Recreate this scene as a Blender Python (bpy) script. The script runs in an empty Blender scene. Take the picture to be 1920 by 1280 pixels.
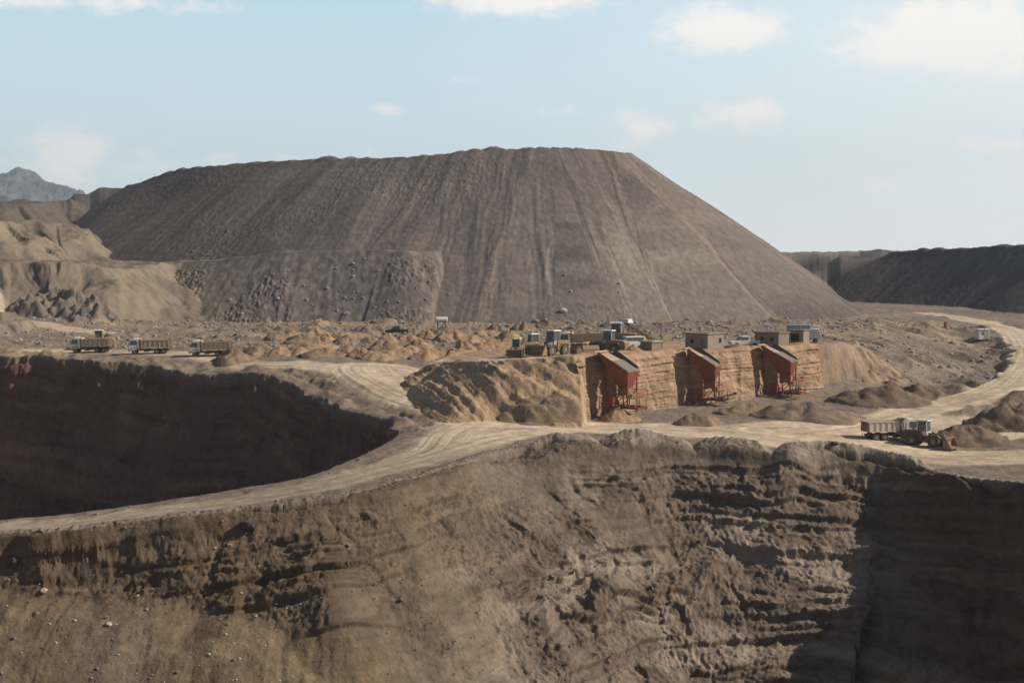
import bpy, math, random, bmesh
import numpy as np
R = math.radians
scene = bpy.context.scene
col = scene.collection
random.seed(7)
# ------------------------------------------------------------------ camera model
F = 2667.0                       # focal length in photo pixels (50 mm on a 36 mm frame, 1920 px wide)
CAMZ = 23.0
PITCH = math.atan(160 / F)
CP, SP = math.cos(PITCH), math.sin(PITCH)

def ray(px, py):
    u, v = (px - 960) / F, (640 - py) / F
    return np.array([u, CP + v * SP, -SP + v * CP])

def at(px, py, z):               # world point of a photo pixel at height z
    d = ray(px, py); t = (z - CAMZ) / d[2]
    return (d[0] * t, d[1] * t, z)

def atd(px, py, y):              # world point of a photo pixel at ground distance y
    d = ray(px, py); t = y / d[1]
    return (d[0] * t, y, CAMZ + d[2] * t)

# ------------------------------------------------------------------ noise
_rs = np.random.RandomState(11)
_perm = np.concatenate([_rs.permutation(256)] * 3).astype(np.int32)
_ga = _rs.rand(256) * 2 * np.pi
_gx, _gy = np.cos(_ga).astype(np.float32), np.sin(_ga).astype(np.float32)

def noise(x, y, seed=0):
    x = np.asarray(x, dtype=np.float64) + seed * 17.31; y = np.asarray(y, dtype=np.float64) + seed * 9.77
    xf = np.floor(x); yf = np.floor(y)
    xi = xf.astype(np.int64) & 255; yi = yf.astype(np.int64) & 255
    fx = (x - xf).astype(np.float32); fy = (y - yf).astype(np.float32)
    u = fx * fx * fx * (fx * (fx * 6 - 15) + 10); v = fy * fy * fy * (fy * (fy * 6 - 15) + 10)
    a = _perm[xi]; b = _perm[xi + 1]
    def g(h, dx, dy):
        return _gx[h] * dx + _gy[h] * dy
    n00 = g(_perm[a + yi], fx, fy); n10 = g(_perm[b + yi], fx - 1, fy)
    n01 = g(_perm[a + yi + 1], fx, fy - 1); n11 = g(_perm[b + yi + 1], fx - 1, fy - 1)
    return ((n00 + u * (n10 - n00)) * (1 - v) + (n01 + u * (n11 - n01)) * v) * 1.5

def fbm(x, y, o=4, seed=0, gain=.5, lac=2.03):
    s = 0; a = 1.0; f = 1.0
    for i in range(o):
        s = s + a * noise(np.asarray(x) * f, np.asarray(y) * f, seed + i * 3); a *= gain; f *= lac
    return s

def ridged(x, y, o=3, seed=0):
    s = 0; a = 1.0; f = 1.0; t = 0
    for i in range(o):
        s = s + a * (1 - 2 * np.abs(noise(np.asarray(x) * f, np.asarray(y) * f, seed + i * 5))); t += a; a *= .5; f *= 2.1
    return s / t

def sst(a, b, x):
    t = np.clip((x - a) / (b - a), 0, 1)
    return t * t * (3 - 2 * t)

# ------------------------------------------------------------------ polylines
def smooth(pts, n=3, closed=False):
    p = np.array(pts, dtype=float); m = len(p); out = []
    rng = range(m) if closed else range(m - 1)
    for i in rng:
        if closed: a, b, c, d = p[(i - 1) % m], p[i], p[(i + 1) % m], p[(i + 2) % m]
        else: a, b, c, d = p[max(i - 1, 0)], p[i], p[i + 1], p[min(i + 2, m - 1)]
        for k in range(n):
            t = k / n
            out.append(.5 * ((2 * b) + (-a + c) * t + (2 * a - 5 * b + 4 * c - d) * t * t + (-a + 3 * b - 3 * c + d) * t ** 3))
    if not closed: out.append(p[-1])
    return np.array(out)

def nearest(X, Y, P, closed=False, inside=False):
    """distance, arclength, interpolated extra columns of the nearest point on polyline P, and even-odd inside test"""
    n = len(X); best = np.full(n, 1e18); S = np.zeros(n); SEG = np.zeros(n, int); T = np.zeros(n)
    ins = np.zeros(n, bool)
    Q = np.vstack([P, P[:1]]) if closed else P
    acc = 0.0
    for i in range(len(Q) - 1):
        ax, ay = Q[i, :2]; bx, by = Q[i + 1, :2]
        dx, dy = bx - ax, by - ay; L2 = dx * dx + dy * dy + 1e-12; L = math.sqrt(L2)
        t = np.clip(((X - ax) * dx + (Y - ay) * dy) / L2, 0, 1)
        ex = X - ax - t * dx; ey = Y - ay - t * dy
        d2 = ex * ex + ey * ey
        m = d2 < best
        best[m] = d2[m]; S[m] = acc + t[m] * L; SEG[m] = i; T[m] = t[m]
        if inside and by != ay:
            c = (ay > Y) != (by > Y)
            ins ^= c & (X < dx * (Y - ay) / dy + ax)
        acc += L
    ex = [Q[SEG, k] * (1 - T) + Q[SEG + 1, k] * T for k in range(2, Q.shape[1])]
    return np.sqrt(best), S, ex, ins

def boxmask(X, Y, P, reach):
    return (X > P[:, 0].min() - reach) & (X < P[:, 0].max() + reach) & (Y > P[:, 1].min() - reach) & (Y < P[:, 1].max() + reach)

def tps_fit(P):
    P = np.array(P, dtype=float); n = len(P)
    x, y, z = P.T; x = x / 100; y = y / 100
    r2 = (x[:, None] - x) ** 2 + (y[:, None] - y) ** 2
    K = .5 * r2 * np.log(r2 + 1e-9) + np.eye(n) * .002
    A = np.zeros((n + 3, n + 3)); A[:n, :n] = K; A[:n, n] = 1; A[:n, n + 1] = x; A[:n, n + 2] = y
    A[n, :n] = 1; A[n + 1, :n] = x; A[n + 2, :n] = y
    w = np.linalg.solve(A, np.concatenate([z, np.zeros(3)]))
    def f(X, Y):
        X = X / 100; Y = Y / 100; o = w[n] + w[n + 1] * X + w[n + 2] * Y
        for i in range(n):
            r2 = (X - x[i]) ** 2 + (Y - y[i]) ** 2
            o = o + w[i] * .5 * r2 * np.log(r2 + 1e-9)
        return o
    return f

# ------------------------------------------------------------------ the lie of the land
base_pts = [at(*p) for p in [
    (1100, 830, 0), (950, 845, 0), (1740, 885, -2.4), (1920, 905, -1.2), (1480, 850, -1.1), (1920, 856, -2.2), (1760, 838, -2.1), (870, 775, 1.0), (950, 785, .6), (820, 745, 2.2), (775, 715, 3.7), (740, 735, 2.7), (720, 762, 1.3), (660, 720, 3.5),
    (1100, 790, 0), (1300, 795, 0), (1530, 745, .8), (1500, 800, -.3), (1650, 800, -.9), (1800, 800, -1.2), (700, 700, 4.4), (700, 690, 4.8), (620, 682, 5.3), (620, 708, 4.2), (820, 800, .3),
    (400, 668, 5.5), (200, 660, 5.6), (0, 655, 5.6), (480, 662, 5.7), (700, 664, 5.8), (900, 660, 5.8), (500, 625, 6.2), (800, 622, 6.3),
    (340, 604, 6.5), (600, 605, 6.5), (820, 605, 6.5), (1000, 608, 6.4), (1200, 605, 6.4), (1400, 606, 6.8), (1610, 580, 7),
    (1745, 588, 6), (1860, 612, 5), (1930, 650, 4), (1905, 700, 2.5), (1850, 735, 1.2), (1750, 762, .3), (1600, 790, -.4),
    (1600, 568, 7), (1900, 577, 7), (1840, 660, 2.2), (1800, 690, 2.0), (1650, 735, 1.2), (1700, 715, 1.6), (1650, 690, 3.4), (1580, 690, 3.6),
    (1700, 620, 6.2), (1620, 640, 6.6), (1780, 630, 5), (1700, 670, 4.2),
    (700, 880, -1), (500, 930, -2.4), (300, 957, -3.5), (0, 990, -5.1)]]
base_pts += [(-120, 330, 9), (-70, 330, 6.5), (-150, 260, 7), (-120, 140, -5), (-70, 60, -2), (90, 150, 0), (160, 250, 4), (200, 400, 7), (80, 110, 3)]
bench_f = tps_fit([at(*p) for p in [(790, 686, 5.9), (850, 678, 7.0), (950, 676, 8.1), (1030, 671, 8.6), (1095, 668, 8.8), (1200, 664, 8.8),
                                    (1320, 659, 8.6), (1530, 649, 8.5), (1040, 664, 8.4), (1200, 652, 8.2), (1480, 642, 8.2)]] + [(20, 262, 6.8), (60, 275, 6.8), (-10, 245, 6.6)])
PLAN = [(-15.2, 192.0), (-36.0, 226.0), (-94.0, 258.0), (-140, 280)]
def onplan(px, py):
    d = ray(px, py); k = d[0] / d[1]
    for (ax, ay), (bx, by) in zip(PLAN[:-1], PLAN[1:]):
        u = (k * ay - ax) / ((bx - ax) - k * (by - ay))
        if -.02 <= u <= 1.0001: y = ay + u * (by - ay); return (k * y, y, CAMZ + d[2] * y / d[1])
    return (ax, ay, 5)
BR = [onplan(*p) for p in [(742, 800), (700, 786), (640, 766), (600, 748), (560, 730), (510, 707), (460, 699), (390, 707), (330, 695), (260, 685), (160, 675), (0, 668)]]
base_f = tps_fit(base_pts + BR)
def P3(lst): return np.array([at(*p) for p in lst])
def PD(lst): return np.array([atd(*p) for p in lst])
bench = np.vstack([P3([(800, 688, 5.7), (826, 691, 5.8), (856, 686, 6.6), (900, 681, 7.4), (950, 678, 8.0), (1030, 672, 8.5), (1085, 669, 8.75)]),
                   np.array([(10.8, 202.4, 8.8), (19.8, 209.4, 8.8), (29.8, 217.4, 8.6), (47.4, 232, 8.5), (57, 241, 8.0), (62, 262, 7), (45, 285, 6.6), (10, 280, 6.5), (-8, 250, 6.6)])])
bench = bench[:, :2]
mound = np.vstack([PD([(1174, 287, 424), (1120, 281, 421), (1040, 279, 418), (950, 281, 419), (860, 285, 421), (780, 296, 426), (640, 299, 434), (500, 305, 452), (410, 312, 466), (340, 320, 482),
                       (290, 332, 494), (250, 347, 508), (215, 350, 524), (175, 354, 545), (120, 376, 585)]), np.array([(-175, 590, 45), (-170, 660, 45), (50, 640, 54), (44, 500, 54.5), (37, 440, 54.2)])])
tier = np.vstack([PD([(808, 473, 373), (720, 470, 372), (640, 471, 373), (540, 472, 374), (470, 480, 376), (400, 488, 381), (340, 491, 388), (270, 494, 398)]),
                  np.array([(-110, 420, 21), (-80, 440, 24), (-20, 410, 25)])])
farheap = np.vstack([PD([(1530, 508, 560), (1570, 486, 545), (1640, 476, 520), (1760, 471, 492), (1850, 464, 470), (1960, 460, 450), (2100, 462, 425)]),
                     np.array([(260, 420, 26), (300, 640, 26), (150, 640, 25)])])
farridge = np.array([(70, 660, 24.6), (140, 640, 24.4), (400, 620, 27), (400, 760, 27), (60, 760, 24)])
leftplateau = np.vstack([PD([(140, 374, 520), (110, 379, 505), (60, 382, 490), (0, 385, 480), (-120, 386, 470)]), np.array([(-300, 470, 40), (-300, 640, 42), (-215, 640, 42)])])
sandknoll = np.vstack([PD([(122, 455, 415), (105, 425, 415), (60, 414, 408), (0, 414, 400), (-80, 418, 392)]), np.array([(-230, 400, 32), (-230, 460, 32), (-140, 455, 33)])])
sandbench = np.vstack([PD([(345, 493, 392), (250, 502, 366), (190, 502, 356), (130, 492, 358), (60, 492, 356), (-60, 496, 350)]), np.array([(-190, 350, 20), (-190, 420, 21), (-80, 420, 21)])])
rocklump = np.vstack([PD([(178, 552, 338), (150, 540, 340), (110, 530, 343), (80, 540, 340), (120, 552, 336)])])
spurbank = np.vstack([PD([(60, 598, 300), (20, 588, 303), (-40, 585, 300), (-60, 600, 290), (0, 604, 294)])])
HEAPS = [('mound', np.roll(mound, 3, 0), .67), ('tier', np.roll(tier, 2, 0), .85), ('farheap', np.roll(farheap, 2, 0), .70), ('farridge', np.roll(farridge, 2, 0), .62), ('leftplateau', np.roll(leftplateau, 2, 0), .6),
         ('sandknoll', np.roll(sandknoll, 2, 0), .75), ('sandbench', np.roll(sandbench, 2, 0), .62), ('rocklump', rocklump, .6), ('spurbank', spurbank, .8)]
# front pit: rim listed from the left frame edge round to the right; columns after z: upper slope, upper depth, lower slope, terrace amount, coarse-step amount
RIMZ = [(0, 1012, -5.2, 1.1, 5, .6, .6, 0), (70, 1012, -4.9, 1.05, 6, .6, .9, 0), (180, 1000, -4.3, 1.2, 6.5, .6, 1.1, 0), (300, 980, -3.6, 1.15, 7, .6, 1.1, 0), (500, 955, -2.4, 1.0, 9, .62, 1.1, 0), (600, 938, -1.7, .9, 11, .62, 1.1, 0),
        (700, 918, -1, .85, 15, .64, 1.1, 0), (800, 890, -.5, .82, 21, .66, 1.1, .1), (880, 866, 0, .82, 25, .75, 1, .1), (950, 850, 0, .86, 32, .8, 1, .2), (1020, 842, 0, .9, 34, .8, 1, .3), (1100, 841, 0, .9, 36, .9, 1, .45), (1200, 842, -.1, .9, 36, .9, 1, .6),
        (1330, 849, -.5, .92, 36, .9, 1, .8), (1480, 862, -1.1, .95, 36, .9, 1, 1), (1600, 872, -1.6, 1.0, 36, 1, 1, 1), (1680, 882, -2.1, 1.05, 36, 1, 1, .9), (1740, 894, -2.4, 1.1, 36, 1.1, .9, .7), (1920, 905, -1.2, 3.0, 36, 2, .5, .4)]
rimp = np.array([tuple(at(p[0], p[1], p[2])) + tuple(p[3:]) for p in RIMZ])
rest = np.array([(59, 138, 0, 3, 36, 2, .5, .4), (61, 120, 2, 3, 36, 2, .5, .4), (62, 70, 6, 2, 36, 1, .3, 0), (50, 20, 14, 1.2, 36, 1, .3, 0), (20, 4, 20, .9, 40, .8, 0, 0), (-20, 3, 20, .9, 40, .8, 0, 0),
                 (-74, 14, 12, .9, 36, .7, 0, 0), (-130, 60, 2, .66, 36, .62, 0, 0), (-112, 138, -4, .66, 12, .62, 0, 0), (-82, 142, -5.2, .9, 6, .6, .4, 0)])
front_rim = smooth(np.vstack([rimp, rest]), 2, True)
_k = 10
left_line = smooth(np.vstack([rest[-2:], rimp[[0, 3, 5, 7, 9, 10]], rimp[_k:_k + 1] + (rimp[_k] - rimp[_k - 4]) * .9]), 2)
face_line = smooth(np.vstack([rimp[_k + 1:_k + 2] + (rimp[_k + 1] - rimp[_k + 4]) * .9, rimp[_k + 1:-1], rimp[-2:-1] + (rimp[-2] - rimp[-4]) * 1.2]), 2)
right_line = smooth(np.vstack([rimp[-2:-1] - (rimp[-1] - rimp[-2]) * .6, rimp[-2:], rest[:4]]), 2)
right_line[:, 3] = 3.0
for _l in (left_line, face_line, right_line): _l[:, 3:] = np.clip(_l[:, 3:], [.6, 4, .6, 0, 0], [3, 36, 2, 1, 1])
back_rim = np.vstack([
    np.array(BR),
    np.array([(-120, 268, 5), (-165, 270, 5), (-180, 210, 0), (-140, 160, -5), (-90, 146, -6)]),
    P3([(-120, 990, -5.6), (0, 972, -5), (150, 956, -4.2), (300, 936, -3.4), (450, 914, -2.6), (540, 900, -2), (600, 884, -1.5), (690, 842, -.6), (735, 816, 0)])])[:, :3]
back_rim = smooth(back_rim, 2, True)
def road(lst, w): return (smooth([at(*p)[:2] for p in lst], 3), w)
ROADS = [road([(2100, 868, -2.5), (1920, 858, -2.3), (1700, 847, -1.7), (1500, 828, -.9), (1300, 808, -.3), (1150, 801, 0), (1000, 793, .3), (935, 786, .6), (869, 768, 1.2), (800, 746, 2.2), (740, 725, 3.1), (702, 706, 4.1), (688, 690, 4.8)], 12),
         road([(690, 694, 4.7), (728, 685, 5.1), (780, 681, 5.9), (850, 676, 7.1), (920, 672, 7.9), (990, 668, 8.5), (1060, 662, 8.5)], 6.5),
         road([(705, 702, 4.4), (650, 690, 4.9), (560, 680, 5.4), (480, 676, 5.5), (400, 668, 5.5), (300, 664, 5.5), (200, 660, 5.6), (60, 656, 5.6)], 6.0),
         road([(1080, 805, 0), (960, 818, 0), (880, 834, 0), (800, 858, -.4), (700, 884, -1), (600, 908, -1.7), (500, 930, -2.4), (400, 945, -3), (300, 958, -3.5), (150, 976, -4.3), (0, 992, -5.1), (-150, 1010, -6)], 6.5),
         road([(900, 790, .6), (850, 812, .2), (825, 838, 0), (760, 868, -.7)], 9),
         road([(1420, 822, -.8), (1600, 800, -.8), (1700, 778, -.3), (1770, 757, .5), (1850, 735, 1.2), (1900, 706, 2.4), (1932, 660, 3.8), (1915, 632, 4.5), (1870, 611, 5), (1810, 598, 5.5), (1742, 588, 6)], 8.5),
         road([(1460, 812, -.5), (1560, 813, -.8), (1680, 816, -1.2), (1800, 803, -1.2)], 18),
         (smooth([atd(-60, 548, 345)[:2], atd(0, 562, 330)[:2], atd(60, 575, 318)[:2], atd(120, 592, 306)[:2], atd(190, 614, 296)[:2]], 3), 7)]

LEV = np.cumsum([0, 1.0, .7, 1.5, .6, 1.9, .9, .5, 1.4, 2.2, .8, .6, 1.7, 1.0, .7, 2.0, 1.2, .6, 1.5, .9, 2.4, .8, 1.2, .6, 1.8, 1., 1.4, .7, 2, 1, 1, 1, 1.5, 1, 2, 3, 3, 3])
LEV3 = np.cumsum(np.random.RandomState(8).uniform(.28, .75, 110))
LEV2 = np.array([0, 1.9, 5.0, 6.2, 9.8, 11.2, 15.5, 17.5, 22, 26, 31, 36, 42, 50.])
_tint = np.random.RandomState(4).rand(64)

def _plen(P): return float(np.hypot(*np.diff(P[:, :2], axis=0).T).sum())
left_line_corner = _plen(left_line) - float(np.hypot(*((rimp[_k] - rimp[_k - 4])[:2] * .9)))
face_line_corner = float(np.hypot(*((rimp[_k + 1] - rimp[_k + 4])[:2] * .9)))
face_len = _plen(face_line) - face_line_corner - 1.2 * float(np.hypot(*(rimp[-2] - rimp[-4])[:2])) - .6 * float(np.hypot(*(rimp[-1] - rimp[-2])[:2]))

def terrace(dep, lev, a, b, treadslope):
    i = np.clip(np.searchsorted(lev, dep, side='right') - 1, 0, len(lev) - 2)
    h = lev[i + 1] - lev[i]; f = (dep - lev[i]) / h
    g = treadslope * f + (1 - treadslope) * sst(a, b, f)
    return lev[i] + h * g, i, f

def blob(X, Y, p, rx, ry, ang=0):
    c, s = math.cos(ang), math.sin(ang); dx, dy = X - p[0], Y - p[1]
    return np.exp(-(((dx * c + dy * s) / rx) ** 2 + ((-dx * s + dy * c) / ry) ** 2))

_hs = np.random.RandomState(21).rand(4096)
def _h(i, j): return _hs[(np.asarray(i, int) * 131 + np.asarray(j, int) * 71) & 4095]
def beds(b, S, lev, wblk, seed, under=.1):
    """bedding profile 0..1: each bed swells downward and breaks off at its foot; blocks along the bed stand out unevenly"""
    i = np.clip(np.searchsorted(lev, b, side='right') - 1, 0, len(lev) - 2)
    h = lev[i + 1] - lev[i]; f = np.clip((b - lev[i]) / h, 0, 1)
    sh = np.where(f < 1 - under, (f / (1 - under)) ** 1.15, (1 - f) / under)
    run = np.clip((.5 + .95 * noise(S * .045 + i * 7.31, i * 3.7, seed) + .4 * noise(S * .2 + i * 5.1, i * 1.9, seed + 1)), 0, 1.25)
    q = S / wblk + i * .37 + .9 * noise(S * .33 / wblk ** .5, b * .5, seed + 2)
    blk = _h(i + seed, np.floor(q)); blk2 = _h(i + seed, np.floor(q) + 1); fq = q - np.floor(q)
    bl = blk + (blk2 - blk) * sst(.82, 1.0, fq)
    return sh * h * (run * (.55 + .45 * bl)), i, f
def face_disp(x, y, z, I):
    S, dep = I['s'], I['d']; a = I['amt'] * (1 + .15 * sst(-6, -16, x))
    wv = .65 * fbm(S * .045, dep * .1, 3, 106) + .14 * fbm(S * .3, dep * .4, 2, 110)
    b = np.clip(dep + .035 * S + wv + 4, 0, 46)
    p1, i1, f1 = beds(b, S, LEV, 1.7, 11)
    p2, i2, f2 = beds(np.clip(b + .4 * fbm(S * .12, dep * .3, 2, 112), 0, 46), S, LEV3, .8, 23, .22)
    p3, i3, f3 = beds(np.clip(dep + .02 * S + .8 * wv, 0, 46), S, LEV2, 4.5, 37, .07)
    zone = np.clip(.75 + .75 * fbm(S * .06, dep * .13, 3, 109), .25, 1.15)
    dsp = a * (1.0 * np.minimum(p1, .95) * zone + .62 * p2 * np.clip(.6 + fbm(S * .11, dep * .4, 2, 114), .1, 1.1) + .75 * p3 * I['crs'] * np.clip(.6 + 1.0 * fbm(S * .045, dep * .08, 2, 113), 0, 1.1))
    gul = ridged(S * .13 + .25 * fbm(S * .2, dep * .3, 2, 119), dep * .07, 2, 120)
    dsp = dsp + a * (.3 * fbm(S * .06, dep * .11, 3, 122) - .4 - .3 * sst(.62, .9, gul) + .16 * fbm(S * .45, dep * 1.0, 4, 115) + .11 * fbm(S * 1.6, dep * 2.2, 3, 117) + .17 * (ridged(S * .8 + .5 * dep, dep * 1.2, 3, 126) - .5))
    dsp = dsp + (1 - a) * (I['kind'] == 11) * .06 * fbm(x * .9, y * .9, 3, 125)
    return dsp, i1, f1

CONES = []
def land(X, Y, want=False):
    X = np.asarray(X, float); Y = np.asarray(Y, float); n = len(X)
    RR = np.hypot(X, Y)
    wf = sst(430, 650, RR)
    z = np.clip(base_f(X, Y), -7, 10) * (1 - wf) + 7 * wf
    z = z * (1 - sst(1500, 6000, RR)) - 6 * sst(1500, 6000, RR)
    kind = np.zeros(n, np.int16)          # 0 ground 1 mound 2 tier 3 farheap 4 farridge 5 plateau 6 knoll 7 sandbench 8 rocklump 9 spurbank 10 bench 11 front pit 12 back pit
    sA = np.zeros(n); dA = np.zeros(n)
    # bench
    m = np.nonzero(boxmask(X, Y, bench, 16))[0]
    if len(m):
        x, y = X[m], Y[m]
        D, S, _, ins = nearest(x, y, smooth(bench, 2, True), True, True)
        d = np.where(ins, -D, D)
        wallm = sst(9.5, 12.5, x) * (y < 252)
        endm = sst(42, 66, x)
        slope = .85 - .28 * (1 - sst(-9, 0, x)) + 7.2 * wallm * (1 - endm) - .14 * endm
        d = d + (1 - sst(8.5, 11, x)) * (.7 * fbm(x * .12, y * .12, 4, 3) + 1.3 * (ridged(x * .17 - d * .2, d * .07, 4, 4) - .5) + .28 * fbm(x * .5, y * .5, 3, 16)) * sst(-3, 1, d) + endm * sst(-2, 3, d) * (1.6 * fbm(x * .09, y * .09, 4, 14) + .8 * (ridged((x + y) * .12, d * .06, 3, 15) - .5) + .5 * fbm(x * .4, y * .4, 3, 17))
        zb = np.clip(bench_f(x, y), 5, 9) - slope * np.maximum(d, 0)
        # a small lip along the edge above the wall
        zb = zb + .35 * np.exp(-((d + 1.2) / .9) ** 2) * (y < 245) * (.6 + .7 * noise(S * .35, 0 * S, 9))
        hit = zb > z[m] + .02
        k = m[hit]; z[k] = zb[hit]; kind[k] = 10; sA[k] = S[hit]; dA[k] = d[hit]
    # heaps
    for hi, (nm, P, kk) in enumerate(HEAPS, 1):
        reach = (P[:, 2].max() + 4) / kk
        m = np.nonzero(boxmask(X, Y, P, reach))[0]
        if not len(m): continue
        x, y = X[m], Y[m]
        D, S, (zc,), ins = nearest(x, y, smooth(P, 2, True), True, True)
        d = np.where(ins, -D, D)
        dd = np.maximum(d, 0)
        big = nm in ('mound', 'tier', 'farheap')
        ang = S
        if big:
            wob = 2.2 * fbm(S * .018, dd * .012, 2, 21 + hi) * sst(0, 14, dd)
            Sw = S + 2.5 * fbm(S * .05, dd * .02, 3, 35 + hi)
            rill = ridged(Sw * .085 + .15 * noise(S * .03, dd * .03, 5), dd * .006, 3, 31 + hi) - .5
            rill2 = ridged(Sw * .3, dd * .02, 2, 41 + hi) - .5
            kv = kk + (1.1 * sst(-20, -16, x) if nm == 'tier' else 0)
            zh = zc - kv * dd + wob + (.42 * rill + .16 * rill2) * (.45 + .9 * np.clip(.5 + fbm(S * .02, dd * .03, 2, 45 + hi), 0, 1)) * sst(1, 20, dd) + .1 * fbm(x * .7, y * .7, 3, 8)
            rock = sst(.12, .38, fbm(S * .035, dd * .03, 2, 50 + hi) + (.34 + .3 * sst(-55, -25, x) if nm == 'tier' else 0) - .25 * sst(30, 55, dd) * (nm == 'mound'))
            zh = zh + rock * (.8 if nm == 'tier' else .3) * np.abs(fbm(x * .75, y * .75, 3, 60)) * sst(0, 5, dd)
            hp = np.abs(noise(S * .125, 0 * S + .3, 70 + hi)) 
            zh = zh + np.where(d < 4, (1.7 * np.sqrt(np.clip(hp, 0, 1)) * (.35 + 1.3 * np.abs(noise(S * .04, S * 0, 72))) + .35 * noise(S * .5, d * .4, 71)) * np.exp(-((d + 2.2) / 2.6) ** 2) * (1.0 if nm != 'tier' else .35) * (1 - .75 * sst(14, 30, x) * (nm == 'mound')), 0)
        else:
            w = 3.4 * fbm(x * .04, y * .04, 4, 80 + hi) + 3.6 * (ridged(S * .075 + dd * .01, dd * .02, 4, 90 + hi) - .5)
            zh = zc - kk * np.maximum(d + 1.5 * w * sst(-2, 3, d), 0) + .3 * fbm(x * .3, y * .3, 3, 6) + np.where(d < 0, .8 * fbm(x * .08, y * .08, 3, 7), 0)
            if nm == 'rocklump': zh = zh - 3.0 + 3.0 * np.abs(fbm(x * .16, y * .16, 3, 99))
            if nm == 'farridge': zh = zh + .8 * np.abs(noise(S * .08, S * 0, 3))
        hit = zh > z[m]
        k = m[hit]; z[k] = zh[hit]; kind[k] = hi; sA[k] = S[hit]; dA[k] = d[hit]
    # roads
    roadm = np.zeros(n); lat = np.full(n, 99.0); along = np.zeros(n)
    for P, w in ROADS:
        m = np.nonzero(boxmask(X, Y, P, w + 4))[0]
        if not len(m): continue
        D, S, _, _ = nearest(X[m], Y[m], P)
        e = 1.3 * fbm(X[m] * .12, Y[m] * .12, 3, 12)
        r = 1 - sst(w / 2 - 1.1, w / 2 + 1.1, D + e)
        better = r > roadm[m]
        k = m[better]; roadm[k] = r[better]; lat[k] = D[better]; along[k] = S[better]
    roadm = roadm * np.isin(kind, (0, 10, 7, 9)) * np.where(kind == 10, 1 - sst(-.4, .6, dA), 1)
    # front pit
    fD = np.full(n, -99.0); tier_i = np.zeros(n, np.int16); tier_f = np.zeros(n); smoothm = np.zeros(n); amt = np.zeros(n); crs = np.zeros(n)
    m = np.nonzero((Y < 200) & (np.abs(X) < 110))[0]
    if len(m):
        x, y = X[m], Y[m]
        D, S, ex, ins = nearest(x, y, front_rim, True, True)
        d = np.where(ins, D, -D)
        d = d + np.where(y > 95, .9 * fbm(x * .1, y * .1, 3, 99) + .35 * fbm(x * .4, y * .4, 2, 98), 0); ins = d > 0; D = np.abs(d)
        dl, sl, el_, _ = nearest(x, y, left_line); df, sf, ef, _ = nearest(x, y, face_line); dr, sr, er, _ = nearest(x, y, right_line)
        def smin(a, b, k):
            h = np.clip(.5 + .5 * (b - a) / k, 0, 1)
            return b * (1 - h) + a * h - k * h * (1 - h)
        ds = smin(smin(dl, df, 16), dr, 4)
        wl, wf_, wr = np.exp(-dl / 7), np.exp(-df / 7), np.exp(-dr / 2.5)
        ws = wl + wf_ + wr + 1e-12
        sc_l = left_line_corner; sc_f = face_line_corner
        S = (wl * (sl - sc_l) + wf_ * (sf - sc_f) + wr * (sr + face_len)) / ws
        zr, ku, du, kl, ta, tc = [(wl * a_ + wf_ * b_ + wr * c_) / ws for a_, b_, c_ in zip(el_, ef, er)]
        du = np.minimum(du, 36)
        zr = np.where(ws > 1e-9, zr, 0); 
        d = np.where(ins & (y > 95), np.maximum(ds, .01) * sst(0, 2.2, D), d)
        dw = d + (1.0 * fbm(x * .07, y * .07, 3, 101) + 1.0 * fbm(S * .05, d * .1, 3, 108) + .35 * (ridged(S * .07 + d * .05, d * .12, 2, 103) - .5) + .12 * fbm(S * .45, d * .5, 3, 104) + 1.6 * wr / ws * fbm(S * .11, d * .2, 3, 105))
        dw = dw + .5 * fbm(x * .16, y * .16, 2, 130) * sst(1, 4, d) * sst(0, 3, d)
        dc = np.maximum(dw, 0)
        up = ku * dc
        dep = np.where(up < du, up, du + kl * (dc - du / ku))
        # smooth scree patches lie over the steps
        sm = np.clip(blob(x, y, at(900, 905, -3), 7.5, 5, .6) * 1.5 + blob(x, y, at(1000, 930, -4.5), 4, 4) + .7 * blob(x, y, at(780, 1150, -11), 10, 9)
                     + .9 * blob(x, y, at(1150, 1130, -16), 4, 2.5), 0, 1)
        scree = sst(-1.5, .8, dep - du)
        zz = zr + (z[m] - zr) * (1 - sst(0, 3, d)) - dep + scree * .3 * (ridged(S * .2 + .4 * fbm(S * .1, dep * .1, 2, 118), dep * .015, 3, 119) - .5)
        # sand cones on the ledges
        for cx, cy, ch, rr in CONES:
            q = np.hypot(x - cx, y - cy); zz = zz + ch * np.clip(1.05 - np.sqrt(q * q + .3) / rr, 0, 1)
        floor = -30 + .6 * fbm(x * .05, y * .05, 3, 121)
        zz = np.maximum(zz, floor)
        hill = 21.2 - .75 * np.maximum(RR[m] - 3, 0)
        zz = np.maximum(zz, hill)
        inside = d > 0
        k = m[inside]; z[k] = zz[inside]; kind[k] = 11; sA[k] = S[inside]; dA[k] = dep[inside]; amt[k] = (np.clip(ta, 0, 1.1) * (1 - sm) * (1 - scree) * sst(.3, 2.4, dep) * sst(0, 1.5, D))[inside]; crs[k] = tc[inside]
        smoothm[k] = np.maximum(sm, scree)[inside]
        fD[m] = d
        # heaped dumps along the rim
        o = -d
        bx = x + .9 * noise(x * .3, y * .3, 3)
        lump = np.sqrt(np.clip(np.abs(noise(S * .13, S * 0 + .4, 131)) * 1.5, 0, 1)) * (.55 + .6 * np.abs(noise(S * .05, S * 0 + .7, 132)) * 1.5)
        bh = (sst(3.2, 8.5, x + 3) * (2.3 * lump + .25) + (1 - sst(-2, 4, x)) * .35 * (y > 100)) * np.exp(-((o - 1.0) / 1.45) ** 2) * (1 - sst(46, 52, x)) * (y > 120)
        bh = bh + .3 * np.abs(fbm(x * .8, y * .8, 3, 133)) * np.exp(-((o - .6) / 1.2) ** 2)
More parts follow.
